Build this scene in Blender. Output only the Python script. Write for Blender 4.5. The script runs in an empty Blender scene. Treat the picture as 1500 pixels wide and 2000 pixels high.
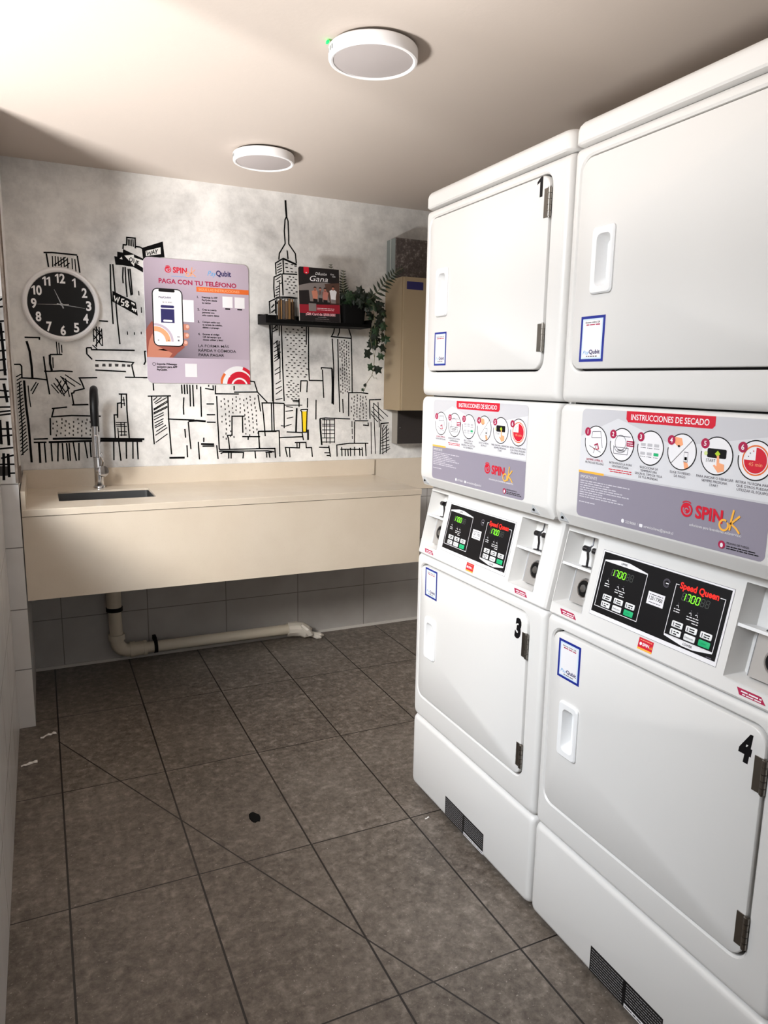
import bpy, math, random
from mathutils import Vector, Matrix
random.seed(11)
S = bpy.context.scene
COL = S.collection
PI = math.pi

# ---------------------------------------------------------------- camera, world, light, exposure
cam_d = bpy.data.cameras.new('camera')
cam_o = bpy.data.objects.new('camera', cam_d)
COL.objects.link(cam_o)
cam_d.sensor_fit = 'HORIZONTAL'
cam_d.sensor_width = 36.0
cam_d.lens = 1416.0 / 1500.0 * 36.0
cam_d.clip_start = 0.02
YAW, PITCH, ROLL, CAM_H = 0.4429, 0.178, -0.0172, 1.4143
fw = Vector((math.sin(YAW) * math.cos(PITCH), math.cos(YAW) * math.cos(PITCH), -math.sin(PITCH)))
rt = Vector((math.cos(YAW), -math.sin(YAW), 0))
dn = fw.cross(rt)
r2 = math.cos(ROLL) * rt + math.sin(ROLL) * dn
d2 = -math.sin(ROLL) * rt + math.cos(ROLL) * dn
M3 = Matrix((r2, -d2, -fw)).transposed()
cam_o.matrix_world = Matrix.Translation((0, 0, CAM_H)) @ M3.to_4x4()
S.camera = cam_o

S.view_settings.view_transform = 'Standard'
S.view_settings.look = 'None'
S.view_settings.gamma = 1.0
S.view_settings.use_curve_mapping = False
S.view_settings.exposure = 0.0

w = bpy.data.worlds.new('daylight')
S.world = w
w.use_nodes = True
w.node_tree.nodes['Background'].inputs[0].default_value = (0.93, 0.97, 1.0, 1)
w.node_tree.nodes['Background'].inputs[1].default_value = 0.2


def area(name, loc, target, sx, sy, power, col):
    d = bpy.data.lights.new(name, 'AREA')
    d.shape = 'RECTANGLE'
    d.size, d.size_y, d.energy, d.color = sx, sy, power, col
    o = bpy.data.objects.new(name, d)
    o.location = loc
    o.rotation_euler = (Vector(target) - Vector(loc)).to_track_quat('-Z', 'Y').to_euler()
    COL.objects.link(o)
    return o


# daylight through the window of the left wall and through the glazed entrance behind the camera; one added counter fill
area('window_daylight', (-0.34, 1.35, 1.66), (1.0, 1.6, 1.5), 1.4, 1.15, 4.8, (1.0, 0.95, 0.88))
area('sky_daylight', (-1.8, 0.55, 2.85), (0.9, 2.2, 0.6), 1.6, 1.2, 175, (0.86, 0.925, 1.0))
pb = area('added_counter_fill', (-1.9, 0.25, 2.55), (1.35, 3.25, 0.75), 0.7, 0.7, 9, (1.0, 0.92, 0.82))  # added warm fill aimed at the right part of the counter
pb.data.spread = math.radians(44)
area('sunlit_ground_bounce', (-1.55, 1.56, 0.25), (0.3, 2.7, 2.2), 0.6, 0.6, 210, (1.0, 0.98, 0.965))
area('entrance_daylight', (0.45, -1.38, 1.65), (0.6, 2.0, 1.2), 1.0, 0.9, 3, (0.97, 0.98, 1.0))

# ---------------------------------------------------------------- materials
def lin(c):
    c /= 255.0
    return c / 12.92 if c <= 0.04045 else ((c + 0.055) / 1.055) ** 2.4


def rgb(r, g, b):
    return (lin(r), lin(g), lin(b), 1.0)


MATS = {}


def mat(name, col, rough=0.5, metal=0.0, emit=None, estr=1.0, coat=0.0, spec=0.5):
    if name in MATS:
        return MATS[name]
    m = bpy.data.materials.new(name)
    m.use_nodes = True
    b = m.node_tree.nodes['Principled BSDF']
    b.inputs['Base Color'].default_value = rgb(*col)
    b.inputs['Roughness'].default_value = rough
    b.inputs['Metallic'].default_value = metal
    b.inputs['Specular IOR Level'].default_value = spec
    b.inputs['Coat Weight'].default_value = coat
    if emit:
        b.inputs['Emission Color'].default_value = rgb(*emit)
        b.inputs['Emission Strength'].default_value = estr
    MATS[name] = m
    return m


class NG:
    """tiny node-graph helper"""
    def __init__(self, name, rough=0.5):
        self.m = bpy.data.materials.new(name)
        self.m.use_nodes = True
        self.t = self.m.node_tree
        self.b = self.t.nodes['Principled BSDF']
        self.b.inputs['Roughness'].default_value = rough
        self.tc = self.t.nodes.new('ShaderNodeTexCoord')
        self.sep = self.t.nodes.new('ShaderNodeSeparateXYZ')
        self.t.links.new(self.tc.outputs['Object'], self.sep.inputs[0])
        MATS[name] = self.m

    def put(self, sock, v):
        if isinstance(v, (int, float)):
            sock.default_value = v
        elif isinstance(v, tuple):
            sock.default_value = v
        else:
            self.t.links.new(v, sock)

    def math(self, op, a, b=0.0, c=0.0, clamp=False):
        n = self.t.nodes.new('ShaderNodeMath')
        n.operation = op
        n.use_clamp = clamp
        self.put(n.inputs[0], a); self.put(n.inputs[1], b); self.put(n.inputs[2], c)
        return n.outputs[0]

    def noise(self, scale, detail=4.0, rough=0.55, stretch=None, dist=0.0):
        n = self.t.nodes.new('ShaderNodeTexNoise')
        n.inputs['Scale'].default_value = scale
        n.inputs['Detail'].default_value = detail
        n.inputs['Roughness'].default_value = rough
        n.inputs['Distortion'].default_value = dist
        if stretch:
            mp = self.t.nodes.new('ShaderNodeMapping')
            mp.inputs['Scale'].default_value = stretch
            self.t.links.new(self.tc.outputs['Object'], mp.inputs[0])
            self.t.links.new(mp.outputs[0], n.inputs['Vector'])
        else:
            self.t.links.new(self.tc.outputs['Object'], n.inputs['Vector'])
        return n.outputs['Fac']

    def ramp(self, fac, stops):
        n = self.t.nodes.new('ShaderNodeValToRGB')
        e = n.color_ramp.elements
        while len(e) < len(stops):
            e.new(0.5)
        for k, (p, c) in enumerate(stops):
            e[k].position = p
            e[k].color = c
        self.put(n.inputs[0], fac)
        return n.outputs[0]

    def mix(self, f, a, b, mode='MIX'):
        n = self.t.nodes.new('ShaderNodeMix')
        n.data_type = 'RGBA'
        n.blend_type = mode
        self.put(n.inputs[0], f); self.put(n.inputs[6], a); self.put(n.inputs[7], b)
        return n.outputs[2]

    def line(self, coord, off, period, wd):
        f = self.math('FRACT', self.math('DIVIDE', self.math('SUBTRACT', coord, off), period))
        d = self.math('ABSOLUTE', self.math('SUBTRACT', f, 0.5))
        return self.math('GREATER_THAN', d, 0.5 - wd / period / 2)

    def bump(self, h, dist=0.002, strength=1.0):
        n = self.t.nodes.new('ShaderNodeBump')
        n.inputs['Distance'].default_value = dist
        n.inputs['Strength'].default_value = strength
        self.put(n.inputs['Height'], h)
        self.t.links.new(n.outputs[0], self.b.inputs['Normal'])

    def col(self, c):
        self.put(self.b.inputs['Base Color'], c)
        return self.m


# floor: grey-brown porcelain tiles with dark joints and one diagonal cut line
g = NG('floor_tile', 0.42)
jx = g.line(g.sep.outputs[0], -0.0067, 0.3439, 0.0055)
jy = g.line(g.sep.outputs[1], 3.1478, 0.6137, 0.0042)
dv = Vector((0.814 + 0.027, 1.161 - 2.906)).normalized()
nn = Vector((-dv.y, dv.x))
dd = g.math('SUBTRACT', g.math('ADD', g.math('MULTIPLY', g.sep.outputs[0], nn.x), g.math('MULTIPLY', g.sep.outputs[1], nn.y)), nn.x * 0.337 + nn.y * 2.21)
cut = g.math('LESS_THAN', g.math('ABSOLUTE', dd), 0.0023)
cut = g.math('MULTIPLY', cut, g.math('LESS_THAN', g.sep.outputs[1], 2.93))
j = g.math('MAXIMUM', g.math('MAXIMUM', jx, jy), cut)
n1 = g.noise(3.2, 6, 0.62)
n2 = g.noise(26, 5, 0.7)
n3 = g.noise(95, 3, 0.75)
base = g.ramp(n1, [(0.34, rgb(78, 68, 60)), (0.5, rgb(104, 93, 83)), (0.64, rgb(137, 126, 115))])
mott = g.ramp(n2, [(0.36, rgb(66, 57, 50)), (0.52, rgb(103, 93, 83)), (0.68, rgb(158, 148, 137))])
n4 = g.noise(48, 6, 0.75, dist=0.4)
c = g.mix(0.6, base, mott)
c = g.mix(g.ramp(n4, [(0.35, (0, 0, 0, 1)), (0.75, (1, 1, 1, 1))]), g.mix(0.40, c, rgb(52, 43, 35)), g.mix(0.22, c, rgb(182, 172, 160)))
fleck = g.math('GREATER_THAN', n3, 0.655)
c = g.mix(g.math('MULTIPLY', fleck, 0.4), c, rgb(196, 187, 176))
dark = g.math('LESS_THAN', n3, 0.31)
c = g.mix(g.math('MULTIPLY', dark, 0.5), c, rgb(58, 50, 44))
c = g.mix(j, c, rgb(30, 24, 20))
g.bump(g.math('SUBTRACT', g.math('MULTIPLY', n2, 0.25), j), 0.002, 0.5)
g.put(g.b.inputs['Roughness'], g.math('ADD', 0.36, g.math('MULTIPLY', n1, 0.2)))
FLOOR = g.col(c)


def tile_mat(name, axis, off, period, zoff=0.0, k=0):
    g = NG(name, 0.22)
    a = g.line(g.sep.outputs[axis], off, period, 0.004)
    b = g.line(g.sep.outputs[2], zoff, 0.2505, 0.004)
    j = g.math('MAXIMUM', a, b)
    n = g.noise(6, 3)
    c = g.ramp(n, [(0.3, rgb(205 - k, 201 - k, 197 - k)), (0.7, rgb(214 - k, 211 - k, 208 - k))])
    c = g.mix(j, c, rgb(120, 116, 112))
    g.bump(g.math('SUBTRACT', 1.0, j), 0.0015, 0.6)
    return g.col(c)


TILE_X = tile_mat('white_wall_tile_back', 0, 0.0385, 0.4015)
TILE_B = tile_mat('shade_darkened_wall_tile_back', 0, 0.0385, 0.4015, 0.0, 40)  # same white tile, darkened to deepen the shade under the counter
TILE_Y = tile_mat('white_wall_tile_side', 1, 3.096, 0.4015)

g = NG('concrete_look_plaster', 0.8)
n1 = g.noise(1.7, 6, 0.6, dist=0.6)
n2 = g.noise(9, 6, 0.7)
n3 = g.noise(60, 4, 0.7)
a = g.ramp(n1, [(0.34, rgb(150, 149, 149)), (0.46, rgb(212, 210, 207)), (0.58, rgb(240, 238, 234))])
b = g.ramp(n2, [(0.32, rgb(168, 166, 165)), (0.6, rgb(238, 236, 233))])
c = g.mix(0.42, a, b)
spk = g.math('GREATER_THAN', n3, 0.7)
c = g.mix(g.math('MULTIPLY', spk, 0.12), c, rgb(120, 116, 112))
g.bump(n2, 0.003, 0.35)
PLASTER = g.col(c)

g = NG('painted_ceiling', 0.85)
n1 = g.noise(90, 3)
g.bump(n1, 0.001, 0.3)
CEIL = g.col(g.mix(0.5, rgb(192, 180, 170), rgb(196, 185, 175)))

g = NG('side_wall_paint', 0.8)
n1 = g.noise(5, 4)
PAINT = g.col(g.ramp(n1, [(0.3, rgb(205, 200, 193)), (0.7, rgb(215, 210, 204))]))

g = NG('cream_quartz', 0.25)
n1 = g.noise(4, 5)
n2 = g.noise(240, 3, 0.8)
c = g.ramp(n1, [(0.3, rgb(204, 190, 171)), (0.7, rgb(212, 199, 181))])
c = g.mix(g.math('MULTIPLY', g.math('GREATER_THAN', n2, 0.62), 0.25), c, rgb(186, 172, 152))
QUARTZ = g.col(c)

g = NG('speckled_dark_board', 0.6)
n1 = g.noise(55, 5, 0.75)
n2 = g.noise(3, 3)
c = g.ramp(n1, [(0.42, rgb(72, 64, 62)), (0.55, rgb(98, 89, 86)), (0.66, rgb(168, 158, 152))])
c = g.mix(g.math('MULTIPLY', n2, 0.5), c, rgb(78, 70, 68))
SPECK = g.col(c)

g = NG('raw_brown_edge', 0.85)
n1 = g.noise(40, 5, 0.7, (1, 1, 0.25))
RAW = g.col(g.ramp(n1, [(0.3, rgb(92, 78, 68)), (0.6, rgb(150, 136, 124)), (0.75, rgb(190, 178, 166))]))

WHITE = mat('white_enamel', (221, 219, 216), 0.3)
WHITEP = mat('white_handle_plastic', (236, 236, 236), 0.35)
GREYP = mat('grey_lip_plastic', (196, 198, 200), 0.45)
CHROME = mat('chrome', (210, 210, 212), 0.12, 1.0)
STEEL = mat('brushed_steel', (150, 150, 150), 0.32, 1.0)
HINGE = mat('hinge_steel', (140, 135, 128), 0.35, 1.0)
BLACK = mat('black_satin', (8, 8, 9), 0.45, spec=0.25)
SHELFB = mat('black_shelf', (6, 6, 6), 0.6, spec=0.12)
DARKCH = mat('dark_chrome', (96, 96, 100), 0.22, 1.0)
BLACKM = mat('black_matte', (9, 9, 9), 0.7, spec=0.15)
INK = mat('mural_black_paint', (9, 9, 10), 0.8, spec=0.1)
INKG = mat('mural_grey_paint', (70, 68, 67), 0.8, spec=0.1)
INKY = mat('mural_yellow_paint', (250, 214, 20), 0.7)
INKW = mat('mural_white_paint', (226, 224, 220), 0.8)
LAMPW = mat('lamp_white_rim', (244, 242, 242), 0.4)
DIFF = mat('lamp_diffuser', (176, 168, 166), 0.6)
BEIGE = mat('beige_enamel', (160, 142, 115), 0.5)
GREYGREEN = mat('grey_green_metal', (128, 136, 134), 0.6)
GREYM = mat('grey_metal_edge', (150, 144, 136), 0.6)
PVC = mat('pvc_pipe', (196, 186, 168), 0.45)
WRAP = mat('plastic_wrap', (206, 198, 186), 0.5)
DARKGAP = mat('dark_gap_shade', (30, 30, 30), 0.8)  # dark colour painted as shade into gaps, seams and slots
GREEN_LED = mat('green_led', (20, 220, 90), 0.5, 0, (10, 255, 80), 2.2)
COINBOX = mat('coin_box_metal', (196, 192, 188), 0.4, 0.6)

# ---------------------------------------------------------------- mesh helpers
def link(o, parent=None):
    COL.objects.link(o)
    if parent:
        o.parent = parent
    return o


def thing(name, label, cat, loc=(0, 0, 0), rz=0.0, group=None):
    o = bpy.data.objects.new(name, None)
    o.empty_display_size = 0.05
    o.location = loc
    o.rotation_euler = (0, 0, rz)
    tag(o, label, cat, group)
    return link(o)


def tag(o, label=None, cat=None, group=None, kind=None):
    if label: o['label'] = label
    if cat: o['category'] = cat
    if group: o['group'] = group
    if kind: o['kind'] = kind
    return o


def rrect(x0, x1, z0, z1, r, n=5):
    r = max(1e-5, min(r, (x1 - x0) / 2 - 1e-6, (z1 - z0) / 2 - 1e-6))
    p = []
    for cx, cz, a0 in ((x1 - r, z0 + r, -90), (x1 - r, z1 - r, 0), (x0 + r, z1 - r, 90), (x0 + r, z0 + r, 180)):
        for k in range(n + 1):
            a = math.radians(a0 + 90.0 * k / n)
            p.append((cx + r * math.cos(a), cz + r * math.sin(a)))
    return p


class MB:
    def __init__(self):
        self.v, self.f, self.mi, self.mats = [], [], [], []

    def m(self, mt):
        if mt not in self.mats:
            self.mats.append(mt)
        return self.mats.index(mt)

    def add(self, vs, fs, mt, X=None):
        b = len(self.v)
        for q in vs:
            q = Vector(q)
            self.v.append(tuple(X @ q) if X else tuple(q))
        k = self.m(mt)
        for f in fs:
            self.f.append([b + i for i in f])
            self.mi.append(k)
        return self

    def box(self, x0, x1, y0, y1, z0, z1, mt, X=None):
        vs = [(x, y, z) for z in (z0, z1) for y in (y0, y1) for x in (x0, x1)]
        return self.add(vs, [(0, 2, 3, 1), (4, 5, 7, 6), (0, 1, 5, 4), (2, 6, 7, 3), (0, 4, 6, 2), (1, 3, 7, 5)], mt, X)

    def loft(self, loops, mt, cap0=True, cap1=True, X=None, close=True):
        """loops: lists of 3-D points with equal counts"""
        n = len(loops[0])
        vs = [q for L in loops for q in L]
        fs = []
        for a in range(len(loops) - 1):
            for i in range(n if close else n - 1):
                k = (i + 1) % n
                fs.append((a * n + i, a * n + k, (a + 1) * n + k, (a + 1) * n + i))
        if cap0: fs.append(tuple(reversed(range(n))))
        if cap1: fs.append(tuple((len(loops) - 1) * n + i for i in range(n)))
        return self.add(vs, fs, mt, X)

    def slab(self, lp, mt, cap0=False, cap1=False, n=5, X=None):
        """lp: (x0,x1,z0,z1,r,y) rounded rectangles in planes of constant y"""
        return self.loft([[(x, q[5], z) for x, z in rrect(*q[:5], n)] for q in lp], mt, cap0, cap1, X)

    def lathe(self, prof, mt, n=32, X=None, cap0=True, cap1=True):
        """prof: (r, z) about the local z axis"""
        return self.loft([[(r * math.cos(2 * PI * k / n), r * math.sin(2 * PI * k / n), z) for k in range(n)] for r, z in prof], mt, cap0, cap1, X)

    def tube(self, pts, r, mt, n=10, X=None):
        P = [Vector(p) for p in pts]
        rs = r if isinstance(r, (list, tuple)) else [r] * len(P)
        loops, up = [], None
        for i, p in enumerate(P):
            t = (P[min(i + 1, len(P) - 1)] - P[max(i - 1, 0)]).normalized()
            if up is None:
                up = t.orthogonal().normalized()
            else:
                up = (up - t * up.dot(t)).normalized()
            s = t.cross(up)
            loops.append([p + rs[i] * (math.cos(2 * PI * k / n) * up + math.sin(2 * PI * k / n) * s) for k in range(n)])
        return self.loft(loops, mt, True, True, X)

    def build(self, name, parent=None, smooth=35.0, loc=None, rot=None, label=None):
        me = bpy.data.meshes.new(name)
        me.from_pydata(self.v, [], self.f)
        for mt in self.mats:
            me.materials.append(mt)
        me.polygons.foreach_set('material_index', self.mi)
        me.validate()
        me.update()
        if smooth:
            me.polygons.foreach_set('use_smooth', [True] * len(me.polygons))
            me.set_sharp_from_angle(angle=math.radians(smooth))
        o = bpy.data.objects.new(name, me)
        if loc: o.location = loc
        if rot: o.rotation_euler = rot
        if label: o['label'] = label
        return link(o, parent)


_G = {}


def glyphs(s, bold):
    key = (s, bold)
    if key not in _G:
        cu = bpy.data.curves.new('t', 'FONT')
        cu.body = s
        cu.size = 1.0
        cu.offset = bold
        cu.resolution_u = 3
        o = bpy.data.objects.new('t', cu)
        COL.objects.link(o)
        dg = bpy.context.evaluated_depsgraph_get()
        me = bpy.data.meshes.new_from_object(o.evaluated_get(dg))
        vs = [(v.co.x, v.co.y) for v in me.vertices]
        fs = [tuple(p.vertices) for p in me.polygons]
        bpy.data.objects.remove(o)
        bpy.data.curves.remove(cu)
        bpy.data.meshes.remove(me)
        xs = [v[0] for v in vs] or [0, 1]
        _G[key] = (vs, fs, min(xs), max(xs))
    return _G[key]


CAP = None


def clip_poly(P, x0, x1, z0, z1):
    for ax, val, sg in ((0, x0, 1), (0, x1, -1), (1, z0, 1), (1, z1, -1)):
        out = []
        for i in range(len(P)):
            a, b = P[i - 1], P[i]
            ia, ib = (a[ax] - val) * sg >= 0, (b[ax] - val) * sg >= 0
            if ia != ib:
                t = (val - a[ax]) / (b[ax] - a[ax])
                out.append((a[0] + t * (b[0] - a[0]), a[1] + t * (b[1] - a[1])))
            if ib: out.append(b)
        P = out
        if not P: break
    return P


class Pr(MB):
    """flat printed artwork on a plane y = y0 facing -y, stacked in hair-thin layers"""
    def __init__(self, y0=0.0, step=0.00012):
        super().__init__()
        self.y0, self.step, self.L, self.box2 = y0, step, 0, None

    def y(self):
        return self.y0 - self.L * self.step

    def up(self, n=1):
        self.L += n
        return self

    def poly(self, P, mt):
        if self.box2:
            P = clip_poly(list(P), *self.box2)
        if len(P) < 3: return self
        ar = sum(P[i - 1][0] * P[i][1] - P[i][0] * P[i - 1][1] for i in range(len(P)))
        P = list(P) if ar > 0 else list(reversed(P))
        return self.add([(x, self.y(), z) for x, z in P], [tuple(range(len(P)))], mt)

    def rect(self, x0, x1, z0, z1, mt, r=0.0):
        return self.poly(rrect(x0, x1, z0, z1, r, 4) if r > 0 else [(x0, z0), (x1, z0), (x1, z1), (x0, z1)], mt)

    def disc(self, x, z, r, mt, n=28, rz=None):
        rz = rz or r
        return self.poly([(x + r * math.cos(2 * PI * k / n), z + rz * math.sin(2 * PI * k / n)) for k in range(n)], mt)

    def sector(self, x, z, r, a0, a1, mt, n=20):
        return self.poly([(x, z)] + [(x + r * math.cos(math.radians(a0 + (a1 - a0) * k / n)), z + r * math.sin(math.radians(a0 + (a1 - a0) * k / n))) for k in range(n + 1)], mt)

    def stroke(self, pts, wd, mt):
        P = [Vector(p) for p in pts]
        L, R = [], []
        for i, p in enumerate(P):
            a = (P[i] - P[i - 1]).normalized() if i else (P[1] - P[0]).normalized()
            b = (P[i + 1] - P[i]).normalized() if i < len(P) - 1 else a
            t = (a + b)
            t = t.normalized() if t.length > 1e-4 else a
            nrm = Vector((-t.y, t.x))
            k = max(0.5, nrm.dot(Vector((-a.y, a.x))))
            L.append(p + nrm * wd / 2 / k)
            R.append(p - nrm * wd / 2 / k)
        for i in range(len(P) - 1):
            self.poly([tuple(R[i]), tuple(R[i + 1]), tuple(L[i + 1]), tuple(L[i])], mt)
        return self

    def arc(self, x, z, r, a0, a1, wd, mt, n=26):
        return self.stroke([(x + r * math.cos(math.radians(a0 + (a1 - a0) * k / n)), z + r * math.sin(math.radians(a0 + (a1 - a0) * k / n))) for k in range(n + 1)], wd, mt)

    def text(self, s, x, z, h, mt, w=None, al='l', bold=0.0, shear=0.0, rot=0.0):
        """h = cap height, w = width to fit, (x, z) = baseline start / centre / end"""
        global CAP
        if CAP is None:
            CAP = max(v[1] for v in glyphs('H', 0.0)[0])
        vs, fs, a, b = glyphs(s, bold)
        k = h / CAP
        kx = w / (b - a) if w else k
        W = (b - a) * kx
        ox = {'l': 0, 'c': -W / 2, 'r': -W}[al]
        cr, sr = math.cos(rot), math.sin(rot)
        out = []
        for vx, vz in vs:
            px, pz = (vx - a) * kx + ox + shear * vz * k, vz * k
            out.append((x + px * cr - pz * sr, self.y(), z + px * sr + pz * cr))
        return self.add(out, fs, mt)

    def number(self, s, x, z, h, mt, bold=0.03, wk=1.0):
        """numerals centred on x, with a flagged 1"""
        ws = [h * (.40 if ch == '1' else .62) * wk for ch in s]
        gap = h * .06
        cx = x - (sum(ws) + gap * (len(s) - 1)) / 2
        for ch, cw in zip(s, ws):
            if ch == '1':
                t = h * .19 * wk
                r = cx + cw * .95
                self.poly([(r - t, z), (r, z), (r, z + h), (r - t * .75, z + h), (cx, z + h * .80), (cx, z + h * .66), (r - t, z + h * .76)], mt)
            else:
                self.text(ch, cx + cw / 2, z, h, mt, w=cw * .94, al='c', bold=bold)
            cx += cw + gap
        return self

    def words(self, x0, x1, z, h, mt, seed=0):
        """illegibly small line of print: a row of word-long dashes"""
        rr = random.Random(seed * 7919 + int(z * 1e5))
        x = x0
        while x < x1 - h:
            l = min(x1 - x, h * rr.uniform(1.2, 5.0))
            self.rect(x, x + l, z, z + h * 0.62, mt)
            x += l + h * 0.6
        return self


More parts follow.
